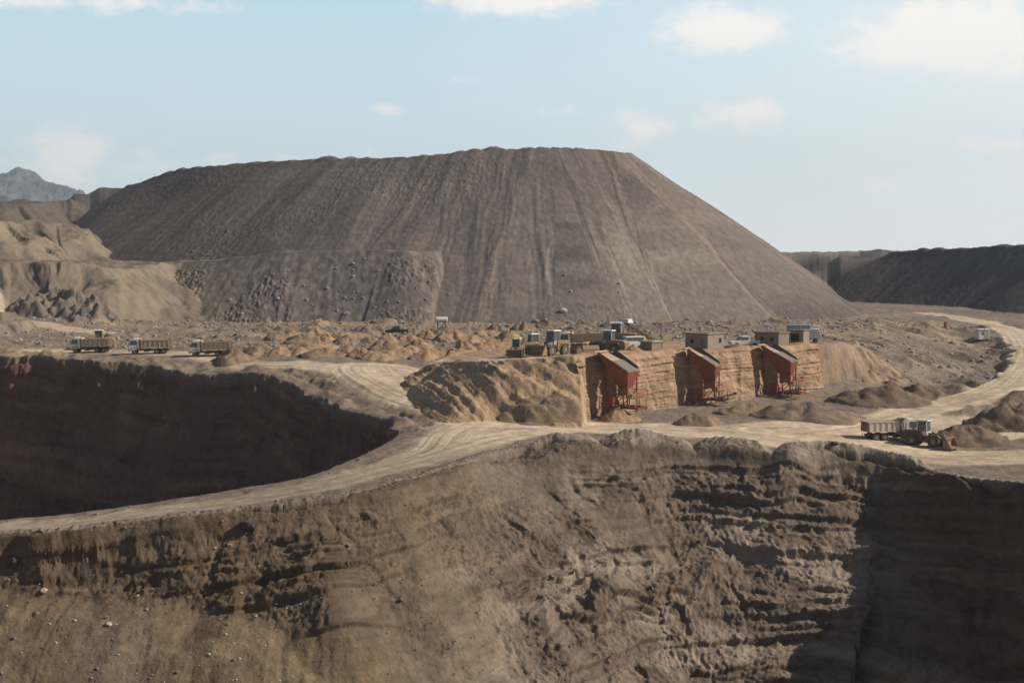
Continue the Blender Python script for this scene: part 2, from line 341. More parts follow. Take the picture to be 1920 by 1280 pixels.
        z[m] = z[m] + np.where((o > -2.5), bh, 0)
        roadm[m] *= sst(.6, 2.0, o + .8 * noise(x * .3, y * .3, 7)) * (1 - sst(.25, .8, bh))
    # back pit
    bD = np.full(n, -99.0)
    m = np.nonzero(boxmask(X, Y, back_rim, 12) & (X < 5))[0]
    if len(m):
        x, y = X[m], Y[m]
        D, S, (zr,), ins = nearest(x, y, back_rim, True, True)
        d = np.where(ins, D, -D)
        far = sst(-6, 6, (y - (186 + (-(x + 16)) * .12)))          # far side steep, near side at repose
        d = d + (1.3 * fbm(x * .1, y * .1, 3, 141) + 0.8 * np.abs(noise(S * .13, S * 0, 143)) * far * np.exp(-np.maximum(d, 0) / 2.5) + .3 * fbm(x * .6, y * .6, 2, 145)) * sst(-4, 0, d) * np.clip(.25 + far, 0, 1)
        zo_ = np.where((far > .5) & (d <= 0), zr + (z[m] - zr) * sst(0, 6.5, -d), z[m])
        z[m] = zo_
        dep = np.minimum((2.3 * far + .85 * (1 - far)) * np.maximum(d, 0), 34)
        zz = np.where(far > .5, zr, np.minimum(z[m], zr + (z[m] - zr) * (1 - sst(0, 3, d)))) - dep + .5 * fbm(S * .3, dep * .7, 4, 149) * sst(0, 1.5, dep)
        inside = (d > 0) & (kind[m] != 11)
        k = m[inside]; z[k] = zz[inside]; kind[k] = 12; dA[k] = dep[inside]; sA[k] = S[inside]; amt[k] = (.8 * far * sst(.2, 1.5, dep))[inside]
        bD[m] = d
        o = -d
        lump = np.abs(noise(S * .17, S * 0 + .2, 151))
        bh = (.9 * lump * far + .3 * np.abs(noise(S * .3, S * 0, 153))) * np.exp(-((o - 1.3) / 1.5) ** 2) + far * 1.0 * np.clip(fbm(x * .22, y * .22, 3, 155), 0, 1) * np.exp(-((o - 3.2) / 2.2) ** 2)
        z[m] = z[m] + np.where(o > -.5, bh, 0) * (kind[m] != 11)
        roadm[m] *= np.where(far > .5, sst(2.2, 4.2, o + .9 * noise(x * .2, y * .2, 9)), sst(.3, 1.6, o)) * (1 - sst(.5, 1.2, bh))
    # camera hill behind the pit
    hill = 21.2 - .75 * np.maximum(RR - 3, 0) * (Y > 0) - .02 * RR * (Y <= 0) - .1 * np.abs(X) * (Y <= 0)
    m = (hill > z) & (Y < 60); z[m] = hill[m]; kind[m] = 0
    # loose roughness of the ground away from the roads
    off = (1 - roadm) * np.where(fD > -50, sst(.1, 2.2, -fD), 1) * np.where(bD > -50, sst(.1, 2.2, -bD), 1)
    g = np.isin(kind, (0, 10))
    rough_zone = sst(255, 275, Y) * (1 - sst(430, 470, Y)) + .9 * sst(52, 60, X) * sst(200, 215, Y) * (1 - sst(380, 420, Y))
    rough_zone = np.clip(rough_zone, 0, 1)
    lump = np.clip(fbm(X * .12, Y * .12, 3, 161) - .12, 0, 1) * sst(-.25, .3, fbm(X * .035, Y * .035, 2, 162))
    right_ = sst(52, 62, X) * sst(200, 215, Y)
    z = z + g * off * (.16 * fbm(X * .35, Y * .35, 4, 163) + rough_zone * (1 - .55 * right_) * (1.5 * lump + .2 * np.abs(fbm(X * .45, Y * .45, 2, 165))))
    bowl = np.clip(blob(X, Y, (96, 290), 16, 30) + blob(X, Y, (84, 250), 13, 16), 0, 1)
    gu = ridged((X * .83 + Y * .35) * .05 + .4 * noise(X * .03, Y * .03, 8), (Y * .8 - X * .4) * .02, 3, 167) - .55
    z = z + g * off * right_ * (1 - sst(360, 400, Y)) * (2.6 * gu) + g * off * bowl * (2.0 * gu - 2.2)
    z = z + roadm * np.where(fD > -50, sst(.1, 2.2, -fD), 1) * (.07 * noise(lat * 1.5, along * .03, 171) + .04 * fbm(X * .3, Y * .3, 2, 173))
    if not want: return z
    return z, dict(kind=kind, s=sA, d=dA, road=roadm, lat=lat, along=along, ti=tier_i, tf=tier_f, sm=smoothm, fD=fD, bD=bD, amt=amt, crs=crs, rz=rough_zone, bowl=bowl)

NEWC = []
for (px, py, hh, rr) in [(1150, 1128, 1.8, 4.2), (1030, 1150, 1.6, 3.6), (650, 1180, 1.6, 5), (1480, 905, 1.8, 3.2), (1340, 1090, 1.5, 4)]:
    d_ = ray(px, py); ys_ = np.arange(100, 200, .1); t_ = ys_ / d_[1]
    zl_ = land(d_[0] * t_, ys_); i_ = np.nonzero(zl_ >= CAMZ + d_[2] * t_)[0][0]
    NEWC.append((d_[0] * t_[i_], ys_[i_] + .5, hh, rr))

CONES += NEWC

def ground_z(x, y): return float(land(np.array([x]), np.array([y]))[0])

def hit(px, py, y0=100, y1=640):
    """where the sight line of a photo pixel first meets the land"""
    d = ray(px, py); ys = np.arange(y0, y1, .1); t = ys / d[1]
    zl = land(d[0] * t, ys); below = np.nonzero(zl >= CAMZ + d[2] * t)[0]
    i = below[0] if len(below) else len(ys) - 1
    return (d[0] * t[i], ys[i], zl[i])

# ------------------------------------------------------------------ build the sheet
def mixc(a, b, t): return a + (b - a) * t[:, None]
def C(*v): return np.array(v, float)
SAND = C(.35, .235, .145); ROAD = C(.50, .39, .275); DRY = C(.205, .155, .112); MOUND = C(.15, .122, .106); DARKR = C(.098, .08, .074)
RED = C(.165, .085, .064)

def colour(X, Y, z, I):
    k = I['kind']; n = len(X); s, d = I['s'], I['d']
    c = np.tile(DRY, (n, 1))
    n1 = fbm(X * .06, Y * .06, 4, 201); n2 = fbm(X * .5, Y * .5, 3, 203); n3 = fbm(X * .02, Y * .02, 3, 205)
    c = mixc(c, C(.19, .148, .118), sst(-.1, .5, n1))
    c = mixc(c, C(.33, .235, .14), sst(0, .3, n3) * .5 * (Y > 240))
    right = sst(54, 66, X) * sst(205, 225, Y)
    c = mixc(c, C(.235, .175, .128), right * .85); c = mixc(c, C(.34, .25, .16), right * sst(.1, .3, fbm(X * .045, Y * .045, 2, 207)) * .8)
    c = mixc(c, C(.13, .115, .105), np.clip(I['bowl'], 0, 1) * .55)  # hollow darkened in colour too, for the shade lying in it
    c = mixc(c, C(.15, .13, .12), sst(350, 390, Y) * .5 * right)
    def setk(kk, base): 
        m = k == kk; c[m] = base; return m
    m = setk(10, SAND)
    c[m] = mixc(c[m], C(.39, .268, .165), sst(-.2, .4, n1[m])); c[m] = mixc(c[m], C(.225, .162, .12), sst(46, 52, X[m]) * np.clip(.72 + .5 * n2[m], 0, .95)); c[m] = mixc(c[m], C(.2, .145, .1), sst(.25, .5, n2[m] + n1[m]) * .6)
    for kk in (1, 2, 3):
        m = np.nonzero(k == kk)[0]
        if not len(m): continue
        b = MOUND if kk < 3 else DARKR
        dd = np.maximum(d[m], 0)
        sw = s[m] + 2 * fbm(s[m] * .05, dd * .02, 3, 210)
        st = .6 * fbm(sw * .06, dd * .01, 3, 211 + kk) + .6 * fbm(sw * .4, dd * .014, 2, 213) + .6 * fbm(sw * 1.0, dd * .02, 2, 215)
        cc = np.tile(b, (len(m), 1))
        cc = mixc(cc, b * C(1.38, 1.3, 1.22), sst(-.1, .6, st)); cc = mixc(cc, b * .72, sst(.1, .7, -st))
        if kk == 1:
            sun = np.exp(-(((X[m] - 34) / 26) ** 2 + ((Y[m] - 372) / 20) ** 2)); cc = mixc(cc, C(.30, .25, .205), np.clip(sun * (.55 + st), 0, .8))  # paler patch painted on for the sunlight on the right flank
            cc = mixc(cc, C(.10, .083, .074), sst(-30, -110, X[m]) * .6)  # left side coloured darker, shade put into the tone
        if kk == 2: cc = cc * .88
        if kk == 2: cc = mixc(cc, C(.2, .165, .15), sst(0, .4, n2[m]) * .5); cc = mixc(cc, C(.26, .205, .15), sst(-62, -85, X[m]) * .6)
        cc = cc * (1 + .1 * n2[m])[:, None]
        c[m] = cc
    m = setk(4, C(.22, .185, .165)); m = setk(5, C(.115, .094, .077))
    for kk in (6, 7, 9):
        m = setk(kk, C(.215, .166, .12)); c[m] = mixc(c[m], C(.15, .12, .094), sst(-.25, .35, n1[m] + .4 * n2[m]))
    m = setk(8, C(.17, .135, .11))
    # front pit
    m = np.nonzero(k == 11)[0]
    if len(m):
        x, y = X[m], Y[m]
        tint = _tint[I['ti'][m] % 64] * np.clip(I['amt'][m] * 1.5, 0, 1)
        w = sst(-14, 4, x)
        cc = mixc(np.tile(C(.128, .089, .057), (len(m), 1)), np.tile(C(.158, .117, .087), (len(m), 1)), w)
        cc = cc * (.86 + .3 * tint)[:, None]
        pale = sst(.05, .5, fbm(x * .08, z[m] * .16, 3, 221) + .25 * tint) * w
        cc = mixc(cc, C(.27, .212, .163), pale * .7)
        cc = mixc(cc, C(.115, .083, .062), sst(.12, .5, fbm(x * .12 + 9, z[m] * .3, 3, 223)) * .6)
        scr = mixc(np.tile(C(.16, .112, .07), (len(m), 1)), np.tile(C(.168, .127, .093), (len(m), 1)), w)
        scr = mixc(scr, C(.14, .11, .085), sst(0, .5, n1[m]) * .5); scr = mixc(scr, C(.2, .142, .088), sst(0, .5, -n1[m]) * .5)
        cc = mixc(cc, scr, I['sm'][m])
        cc = mixc(cc, RED * (.6 + .6 * tint)[:, None], sst(39, 50, x))  # reddish beds, carried over the shadowed face to tint its shade
        cc = cc * (1 + .16 * fbm(s[m] * .5, z[m] * 1.6, 3, 225))[:, None]
        c[m] = cc
    m = np.nonzero(k == 12)[0]
    if len(m):
        tint = _tint[I['ti'][m] % 64]
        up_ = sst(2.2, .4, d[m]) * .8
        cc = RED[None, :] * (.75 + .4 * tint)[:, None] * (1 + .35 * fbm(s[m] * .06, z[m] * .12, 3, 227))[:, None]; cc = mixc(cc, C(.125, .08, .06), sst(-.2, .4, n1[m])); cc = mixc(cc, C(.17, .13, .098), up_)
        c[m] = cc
    # rim of the pits: freshly tipped grey-brown dirt
    rim = np.exp(-((I['fD'] + 1.2) / 1.6) ** 2) * (k != 11) * sst(0, 6, X)
    c = mixc(c, C(.29, .232, .18), rim * .85)
    r = I['road']
    rc = np.tile(ROAD, (n, 1)); rc = mixc(rc, C(.36, .27, .18), sst(0, .5, n1) * .55)
    spur = sst(4, -14, X) * sst(185, 165, Y)
    rc = mixc(rc, C(.30, .235, .165), spur * .8)
    tr = fbm(I['lat'] * .8, I['along'] * .012, 3, 231)
    rc = rc * (1 + .2 * tr + .16 * fbm(I['lat'] * 2.6, I['along'] * .02, 2, 233) + .12 * n2)[:, None]
    c = mixc(c, rc, r)
    c = c * (1 + .1 * n2)[:, None]
    return np.clip(c, .01, .8)

def add_mesh(name, verts, quads, mat, colors=None, smooth_=True):
    me = bpy.data.meshes.new(name)
    me.vertices.add(len(verts)); me.vertices.foreach_set('co', verts.astype(np.float32).ravel())
    nq = len(quads); w = quads.shape[1]
    me.loops.add(nq * w); me.loops.foreach_set('vertex_index', quads.astype(np.int32).ravel())
    me.polygons.add(nq); me.polygons.foreach_set('loop_start', np.arange(0, nq * w, w, dtype=np.int32))
    me.polygons.foreach_set('use_smooth', np.full(nq, smooth_, bool))
    me.update(calc_edges=True)
    if colors is not None:
        a = me.attributes.new('Col', 'FLOAT_COLOR', 'POINT')
        a.data.foreach_set('color', np.hstack([colors, np.ones((len(colors), 1))]).astype(np.float32).ravel())
    me.materials.append(mat)
    o = bpy.data.objects.new(name, me); col.objects.link(o)
    return o
NC, ST = 1150, 1.0
SUNY, SUN_E, SKY_S, EXPO, HAZE = -.05, 5.0, .05, .12, .00013
VEILB, CLB = 1.3, 1.26
# ------------------------------------------------------------------ materials
def nt(mat):
    mat.use_nodes = True; t = mat.node_tree; t.nodes.clear(); return t

def earth_material(name='packed_earth', grain=1.0, use_attr=True, base=(.3, .22, .15), bump=.5, pebble=.45, spread=.28):
    m = bpy.data.materials.new(name); t = nt(m); N = t.nodes; L = t.links
    out = N.new('ShaderNodeOutputMaterial'); b = N.new('ShaderNodeBsdfPrincipled'); L.new(b.outputs[0], out.inputs[0])
    b.inputs['Roughness'].default_value = .95; b.inputs['Specular IOR Level'].default_value = .12
    tc = N.new('ShaderNodeTexCoord')
    def nz(scale, det=4, rough=.6):
        n = N.new('ShaderNodeTexNoise'); n.inputs['Scale'].default_value = scale; n.inputs['Detail'].default_value = det; n.inputs['Roughness'].default_value = rough
        L.new(tc.outputs['Object'], n.inputs['Vector']); return n
    if use_attr:
        a = N.new('ShaderNodeAttribute'); a.attribute_name = 'Col'; src = a.outputs['Color']
    else:
        a = N.new('ShaderNodeRGB'); a.outputs[0].default_value = (*base, 1); src = a.outputs[0]
    n1 = nz(1.3 * grain, 6, .7); n2 = nz(.22 * grain, 4)
    mr = N.new('ShaderNodeMapRange'); mr.inputs[1].default_value = .25; mr.inputs[2].default_value = .75; mr.inputs[3].default_value = 1 - spread; mr.inputs[4].default_value = 1 + spread
    L.new(n1.outputs['Fac'], mr.inputs[0])
    mr2 = N.new('ShaderNodeMapRange'); mr2.inputs[1].default_value = .3; mr2.inputs[2].default_value = .7; mr2.inputs[3].default_value = .88; mr2.inputs[4].default_value = 1.12
    L.new(n2.outputs['Fac'], mr2.inputs[0])
    mu = N.new('ShaderNodeMath'); mu.operation = 'MULTIPLY'; L.new(mr.outputs[0], mu.inputs[0]); L.new(mr2.outputs[0], mu.inputs[1])
    vm = N.new('ShaderNodeVectorMath'); vm.operation = 'SCALE'; L.new(src, vm.inputs[0]); L.new(mu.outputs[0], vm.inputs['Scale'])
    # pebbles: sparse paler stones
    vo = N.new('ShaderNodeTexVoronoi'); vo.inputs['Scale'].default_value = 1.6 * grain; L.new(tc.outputs['Object'], vo.inputs['Vector'])
    pr = N.new('ShaderNodeMapRange'); pr.inputs[1].default_value = .10; pr.inputs[2].default_value = .16; pr.inputs[3].default_value = pebble; pr.inputs[4].default_value = 0
    L.new(vo.outputs['Distance'], pr.inputs[0])
    mx = N.new('ShaderNodeMix'); mx.data_type = 'RGBA'; L.new(pr.outputs[0], mx.inputs['Factor']); L.new(vm.outputs[0], mx.inputs[6])
    vs = N.new('ShaderNodeVectorMath'); vs.operation = 'SCALE'; L.new(src, vs.inputs[0]); vs.inputs['Scale'].default_value = 1.5; L.new(vs.outputs[0], mx.inputs[7])
    L.new(mx.outputs[2], b.inputs['Base Color'])
    nb = nz(3.2 * grain, 5, .65)
    bp = N.new('ShaderNodeBump'); bp.inputs['Strength'].default_value = bump; bp.inputs['Distance'].default_value = .25; L.new(nb.outputs['Fac'], bp.inputs['Height']); L.new(bp.outputs[0], b.inputs['Normal'])
    return m

def paint(name, base, rough=.6, dust=.35, dustcol=(.33, .25, .17), scale=2.0, metal=0.0, spec=.3):
    """painted or bare surface with patchy dust and wear"""
    m = bpy.data.materials.new(name); t = nt(m); N = t.nodes; L = t.links
    out = N.new('ShaderNodeOutputMaterial'); b = N.new('ShaderNodeBsdfPrincipled'); L.new(b.outputs[0], out.inputs[0])
    b.inputs['Roughness'].default_value = rough; b.inputs['Specular IOR Level'].default_value = spec; b.inputs['Metallic'].default_value = metal
    tc = N.new('ShaderNodeTexCoord'); n = N.new('ShaderNodeTexNoise'); n.inputs['Scale'].default_value = scale; n.inputs['Detail'].default_value = 5; n.inputs['Roughness'].default_value = .65
    L.new(tc.outputs['Object'], n.inputs['Vector'])
    mr = N.new('ShaderNodeMapRange'); mr.inputs[1].default_value = .38; mr.inputs[2].default_value = .68; mr.inputs[3].default_value = dust * .25; mr.inputs[4].default_value = dust
    L.new(n.outputs['Fac'], mr.inputs[0])
    mx = N.new('ShaderNodeMix'); mx.data_type = 'RGBA'; L.new(mr.outputs[0], mx.inputs['Factor']); mx.inputs[6].default_value = (*base, 1); mx.inputs[7].default_value = (*dustcol, 1)
    L.new(mx.outputs[2], b.inputs['Base Color'])
    return m

M = {}
M['earth'] = earth_material()
M['hill'] = earth_material('tipped_spoil', .8, pebble=.12, spread=.14, bump=.4)
M['loaderpaint'] = paint('grimy_loader_paint', (.13, .075, .035), .6, .5, (.09, .07, .055))
M['white'] = paint('dusty_white_paint', (.66, .65, .62), .5, .5)
M['cream'] = paint('dusty_cream_steel', (.42, .34, .25), .6, .6, (.30, .19, .11))
M['tan_steel'] = paint('worn_tan_steel', (.58, .49, .41), .6, .35, (.34, .26, .19))
M['dark'] = paint('dark_chassis', (.035, .033, .032), .7, .25)
M['tyre'] = paint('dusty_rubber', (.03, .029, .028), .9, .3)
M['rim'] = paint('dusty_rim', (.20, .18, .16), .6, .5)
M['glass'] = paint('cab_glass', (.05, .07, .085), .12, .25, spec=.6)
M['red'] = paint('worn_red_paint', (.185, .026, .018), .7, .5, (.26, .15, .09), 1.3)
M['red_rust'] = paint('rusty_red_steel', (.20, .028, .02), .65, .45, (.16, .08, .05))
M['pale_steel'] = paint('dusty_grid_steel', (.40, .40, .36), .65, .75, (.36, .28, .19))
M['orange'] = paint('worn_orange_paint', (.24, .125, .05), .6, .55, (.22, .15, .10))
M['yellow'] = paint('worn_yellow_paint', (.36, .22, .06), .6, .5)
M['brownmetal'] = paint('brown_dusty_metal', (.20, .115, .065), .7, .5)
M['pale_green'] = paint('pale_cab_paint', (.30, .34, .32), .5, .3)
M['block'] = paint('cement_block', (.215, .178, .14), .9, .5, (.34, .27, .2), 1.2)
M['darkblock'] = paint('weathered_block', (.20, .16, .13), .9, .5, (.22, .17, .13), 1.2)
M['opening_shade'] = paint('painted_dark_opening', (.02, .018, .017), .9, .1)  # near-black panel painted for the shade inside the window openings
M['wood'] = paint('grey_timber', (.16, .125, .10), .85, .4)
M['bluegrey'] = paint('blue_grey_sheet', (.20, .30, .33), .5, .3)
M['lamp'] = paint('lamp_glass', (.6, .6, .55), .2, .2)
M['redbarrel'] = paint('faded_red_drum', (.35, .06, .045), .6, .3)
# ------------------------------------------------------------------ terrain sheet (polar grid round the viewpoint, real heights)
th = np.radians(np.concatenate([np.linspace(-22.5, 22.5, NC), np.linspace(22.5, 337.5, 60)[1:-1]]))
rr = np.concatenate([np.geomspace(.6, 104, 44), np.arange(105, 126, .15 * ST), np.arange(126, 186, .105 * ST), np.arange(186, 192, .18), np.arange(192, 272, .26 * ST), np.arange(272, 432, .34 * ST), np.arange(432, 530, .7 * ST), np.geomspace(531, 5600, 44)])
TH, RRg = np.meshgrid(th, rr)
gx = (RRg * np.sin(TH)).ravel(); gy = (RRg * np.cos(TH)).ravel()
gz = np.zeros_like(gx); gc = np.zeros((len(gx), 3)); gk = np.zeros(len(gx), np.int16); groad = np.zeros(len(gx)); gdis = np.zeros(len(gx)); gam = np.zeros(len(gx))
CH = 200000
for a in range(0, len(gx), CH):
    b = slice(a, a + CH)
    z_, I_ = land(gx[b], gy[b], True)
    fm = np.nonzero(I_['kind'] >= 11)[0]
    if len(fm):
        sub = {k: (v[fm] if isinstance(v, np.ndarray) else v) for k, v in I_.items()}
        dv, i1_, f1_ = face_disp(gx[b][fm], gy[b][fm], z_[fm], sub)
        t_ = np.zeros(len(z_)); t_[fm] = dv; gdis[b] = t_; I_['ti'][fm] = i1_
    gz[b] = z_; gc[b] = colour(gx[b], gy[b], z_, I_); gk[b] = I_['kind']; groad[b] = I_['road']
nr, nc = len(rr), len(th)
idx = np.arange(nr * nc).reshape(nr, nc)
a = idx[:-1]; b = idx[1:]
quads = np.stack([a, np.roll(a, -1, 1), np.roll(b, -1, 1), b], -1).reshape(-1, 4)[:, ::-1]
verts = np.stack([gx, gy, gz], -1)
G3 = verts.reshape(nr, nc, 3)
tu = np.roll(G3, -1, 1) - np.roll(G3, 1, 1); tv = np.empty_like(G3); tv[1:-1] = G3[2:] - G3[:-2]; tv[0] = G3[1] - G3[0]; tv[-1] = G3[-1] - G3[-2]
nm_ = np.cross(tu, tv); nm_ /= np.linalg.norm(nm_, axis=2, keepdims=True) + 1e-12
for _ in range(3):                                   # push along the smoothed normal of the face
    nm_[1:-1] = (nm_[2:] + nm_[1:-1] + nm_[:-2]); nm_ = nm_ + np.roll(nm_, 1, 1) + np.roll(nm_, -1, 1); nm_ /= np.linalg.norm(nm_, axis=2, keepdims=True) + 1e-12
verts = verts + nm_.reshape(-1, 3) * gdis[:, None]
fk = gk[quads[:, 0]]; fr = groad[quads[:, 0]]
cat_ = np.zeros(len(quads), int)
cat_[fr > .5] = 1
cat_[np.isin(fk, (1, 2)) & (cat_ == 0)] = 2
cat_[np.isin(fk, (3, 4)) & (cat_ == 0)] = 3
cat_[np.isin(fk, (5, 6, 7, 8, 9)) & (cat_ == 0)] = 4
cat_[(fk == 11) & (cat_ == 0)] = 5
cat_[(fk == 12) & (cat_ == 0)] = 6
cat_[(fk == 10) & (cat_ == 0)] = 7
for ci, nm in enumerate(['ground', 'dirt_road', 'spoil_hill', 'far_hill', 'sand_hill', 'pit_slope', 'shaded_pit_slope', 'loading_bank']):
    q = quads[cat_ == ci]
    if not len(q): continue
    used, inv = np.unique(q, return_inverse=True)
    o = add_mesh(nm, verts[used], inv.reshape(-1, 4), M['hill'] if 'hill' in nm else M['earth'], gc[used])
    o['kind'] = 'structure'
del gc, quads, gx, gy, gz

# far mountain, a real massif four kilometres off
nu, nv = 420, 160
U, V = np.meshgrid(np.linspace(-1, 1, nu), np.linspace(-1, 1, nv))
MD = 4500.0; K_ = MD / 3900
mc = atd(40, 380, MD)
mx_, my_ = mc[0] - 60 * K_ + U * 1050 * K_, MD + V * 600 * K_
pk = atd(40, 311, MD)
r_ = np.sqrt(((mx_ - pk[0]) / (860 * K_)) ** 2 + (V * .9) ** 2)
rg = ridged(mx_ * .006 / K_, my_ * .004 / K_, 5, 301)
hz = (pk[2] + 60) * np.clip(1 - r_ ** .92 * .98, 0, 1) + 62 * K_ * (rg - .55) * np.clip(.12 + r_ * 3.0, 0, 1) * (r_ < 1.15) + 14 * K_ * (ridged(mx_ * .02 / K_, my_ * .013 / K_, 4, 303) - .5)
hz = np.where(r_ < 1.3, hz, 0) - 60
mv = np.stack([mx_.ravel(), my_.ravel(), hz.ravel()], -1)
ii = np.arange(nu * nv).reshape(nv, nu)
mq = np.stack([ii[:-1, :-1], ii[:-1, 1:], ii[1:, 1:], ii[1:, :-1]], -1).reshape(-1, 4)
mcols = np.clip(np.tile(C(.085, .088, .095), (len(mv), 1)) * (1 + .5 * fbm(mv[:, 0] * .009, mv[:, 1] * .009, 4, 305))[:, None], .02, .6)
o = add_mesh('mountain', mv, mq, M['earth'], mcols, False); o['kind'] = 'structure'
# ------------------------------------------------------------------ builders
class MB:
    def __init__(s): s.v = []; s.f = []
    def add(s, vs, fs):
        n = len(s.v); s.v += [tuple(v) for v in vs]; s.f += [tuple(i + n for i in f) for f in fs]; return s
    def box(s, c, d, top=(1, 1), rot=0, pitch=0):
        x, y, z = d[0] / 2, d[1] / 2, d[2] / 2; vs = []
        for k, (a, b) in ((-1, (1, 1)), (1, top)):
            vs += [(-x * a, -y * b, k * z), (x * a, -y * b, k * z), (x * a, y * b, k * z), (-x * a, y * b, k * z)]
        cr, sr = math.cos(rot), math.sin(rot); cp, sp = math.cos(pitch), math.sin(pitch); o = []
        for (px, py, pz) in vs:
            px, pz = px * cp + pz * sp, -px * sp + pz * cp
            o.append((c[0] + px * cr - py * sr, c[1] + px * sr + py * cr, c[2] + pz))
        return s.add(o, [(3, 2, 1, 0), (4, 5, 6, 7), (0, 1, 5, 4), (1, 2, 6, 5), (2, 3, 7, 6), (3, 0, 4, 7)])
    def prism(s, poly, y0, y1):                      # polygon in x-z, counter-clockwise seen from -y
        n = len(poly); vs = [(p[0], y0, p[1]) for p in poly] + [(p[0], y1, p[1]) for p in poly]
        return s.add(vs, [tuple(range(n)), tuple(range(2 * n - 1, n - 1, -1))] + [(i, i + n, (i + 1) % n + n, (i + 1) % n) for i in range(n)])
    def tube(s, a, b, r, n=10, r2=None):
        a, b = Vector(a), Vector(b); d = (b - a).normalized(); u = d.orthogonal().normalized(); w = d.cross(u); r2 = r if r2 is None else r2
        vs = []
        for p, q in ((a, r), (b, r2)):
            vs += [p + (u * math.cos(2 * math.pi * i / n) + w * math.sin(2 * math.pi * i / n)) * q for i in range(n)]
        return s.add(vs, [tuple(range(n - 1, -1, -1)), tuple(range(n, 2 * n))] + [(i, (i + 1) % n, (i + 1) % n + n, i + n) for i in range(n)])
    def bar(s, a, b, w=.1, h=None):
        a, b = Vector(a), Vector(b); h = h or w; d = (b - a).normalized()
        u = d.cross(Vector((0, 0, 1)))
        u = u.normalized() if u.length > 1e-4 else Vector((1, 0, 0)); k = u.cross(d)
        vs = [p + u * sx * w / 2 + k * sz * h / 2 for p in (a, b) for sx, sz in ((-1, -1), (1, -1), (1, 1), (-1, 1))]
        return s.add(vs, [(3, 2, 1, 0), (4, 5, 6, 7), (0, 1, 5, 4), (1, 2, 6, 5), (2, 3, 7, 6), (3, 0, 4, 7)])
    def plate(s, pts, t=.06):                        # thin solid plate from a planar polygon
        p = [Vector(q) for q in pts]; nrm = (p[1] - p[0]).cross(p[2] - p[0]).normalized() * t; n = len(p)
        return s.add(p + [q - nrm for q in p], [tuple(range(n)), tuple(range(2 * n - 1, n - 1, -1))] + [(i, i + n, (i + 1) % n + n, (i + 1) % n) for i in range(n)])
    def build(s, name, mat, parent=None, bevel=0, smooth_=False):
        me = bpy.data.meshes.new(name); me.from_pydata([tuple(v) for v in s.v], [], s.f)
        bm = bmesh.new(); bm.from_mesh(me); bmesh.ops.recalc_face_normals(bm, faces=bm.faces)
        if bevel: bmesh.ops.bevel(bm, geom=bm.edges[:], offset=bevel, segments=1, affect='EDGES', clamp_overlap=True)
        bm.to_mesh(me); bm.free()
        if smooth_: me.polygons.foreach_set('use_smooth', [True] * len(me.polygons))
        me.materials.append(mat); o = bpy.data.objects.new(name, me); col.objects.link(o); o.parent = parent
        return o

from mathutils import Vector, Matrix
def tag(o, label, cat, group=None):
    o['label'] = label; o['category'] = cat
    if group: o['group'] = group
    return o
def thing(name, label, cat, loc, rz=0, group=None):
    o = bpy.data.objects.new(name, None); col.objects.link(o); o.location = loc; o.rotation_euler = (0, 0, rz); o.empty_display_size = .3
    return tag(o, label, cat, group)
def kids(o): return [c for c in bpy.data.objects if c.parent == o]
def dup(root, loc, rz, label, group=None, mats=None):
    def cp(o, par):
        c = o.copy(); col.objects.link(c); c.parent = par
        for k in KIDS[o]: cp(k, c)
        return c
    global KIDS
    KIDS = {o: [] for o in bpy.data.objects}
    for o in bpy.data.objects:
        if o.parent: KIDS[o.parent].append(o)
    r = cp(root, None); r.location = loc; r.rotation_euler = (0, 0, rz); r['label'] = label
    if group: r['group'] = group
    return r

def wheel(parent, x, y, r, w, rimr=.55, side=1):
    t = MB().tube((x, y - w / 2, r), (x, y + w / 2, r), r, 18)
    for k in range(18):                              # tread lugs
        a = 2 * math.pi * k / 18
        t.box((x + math.cos(a) * r * .985, y, r + math.sin(a) * r * .985), (.07, w * .96, .07), pitch=-a)
    o = t.build('wheel', M['tyre'], parent)
    e = side * (w / 2 + .02)
    MB().tube((x, y - e * .3, r), (x, y + e, r), r * rimr, 14, r * rimr * .8).tube((x, y + e * .9, r), (x, y + e * 1.25, r), r * .2, 10).build('rim', M['rim'], o)
    return o

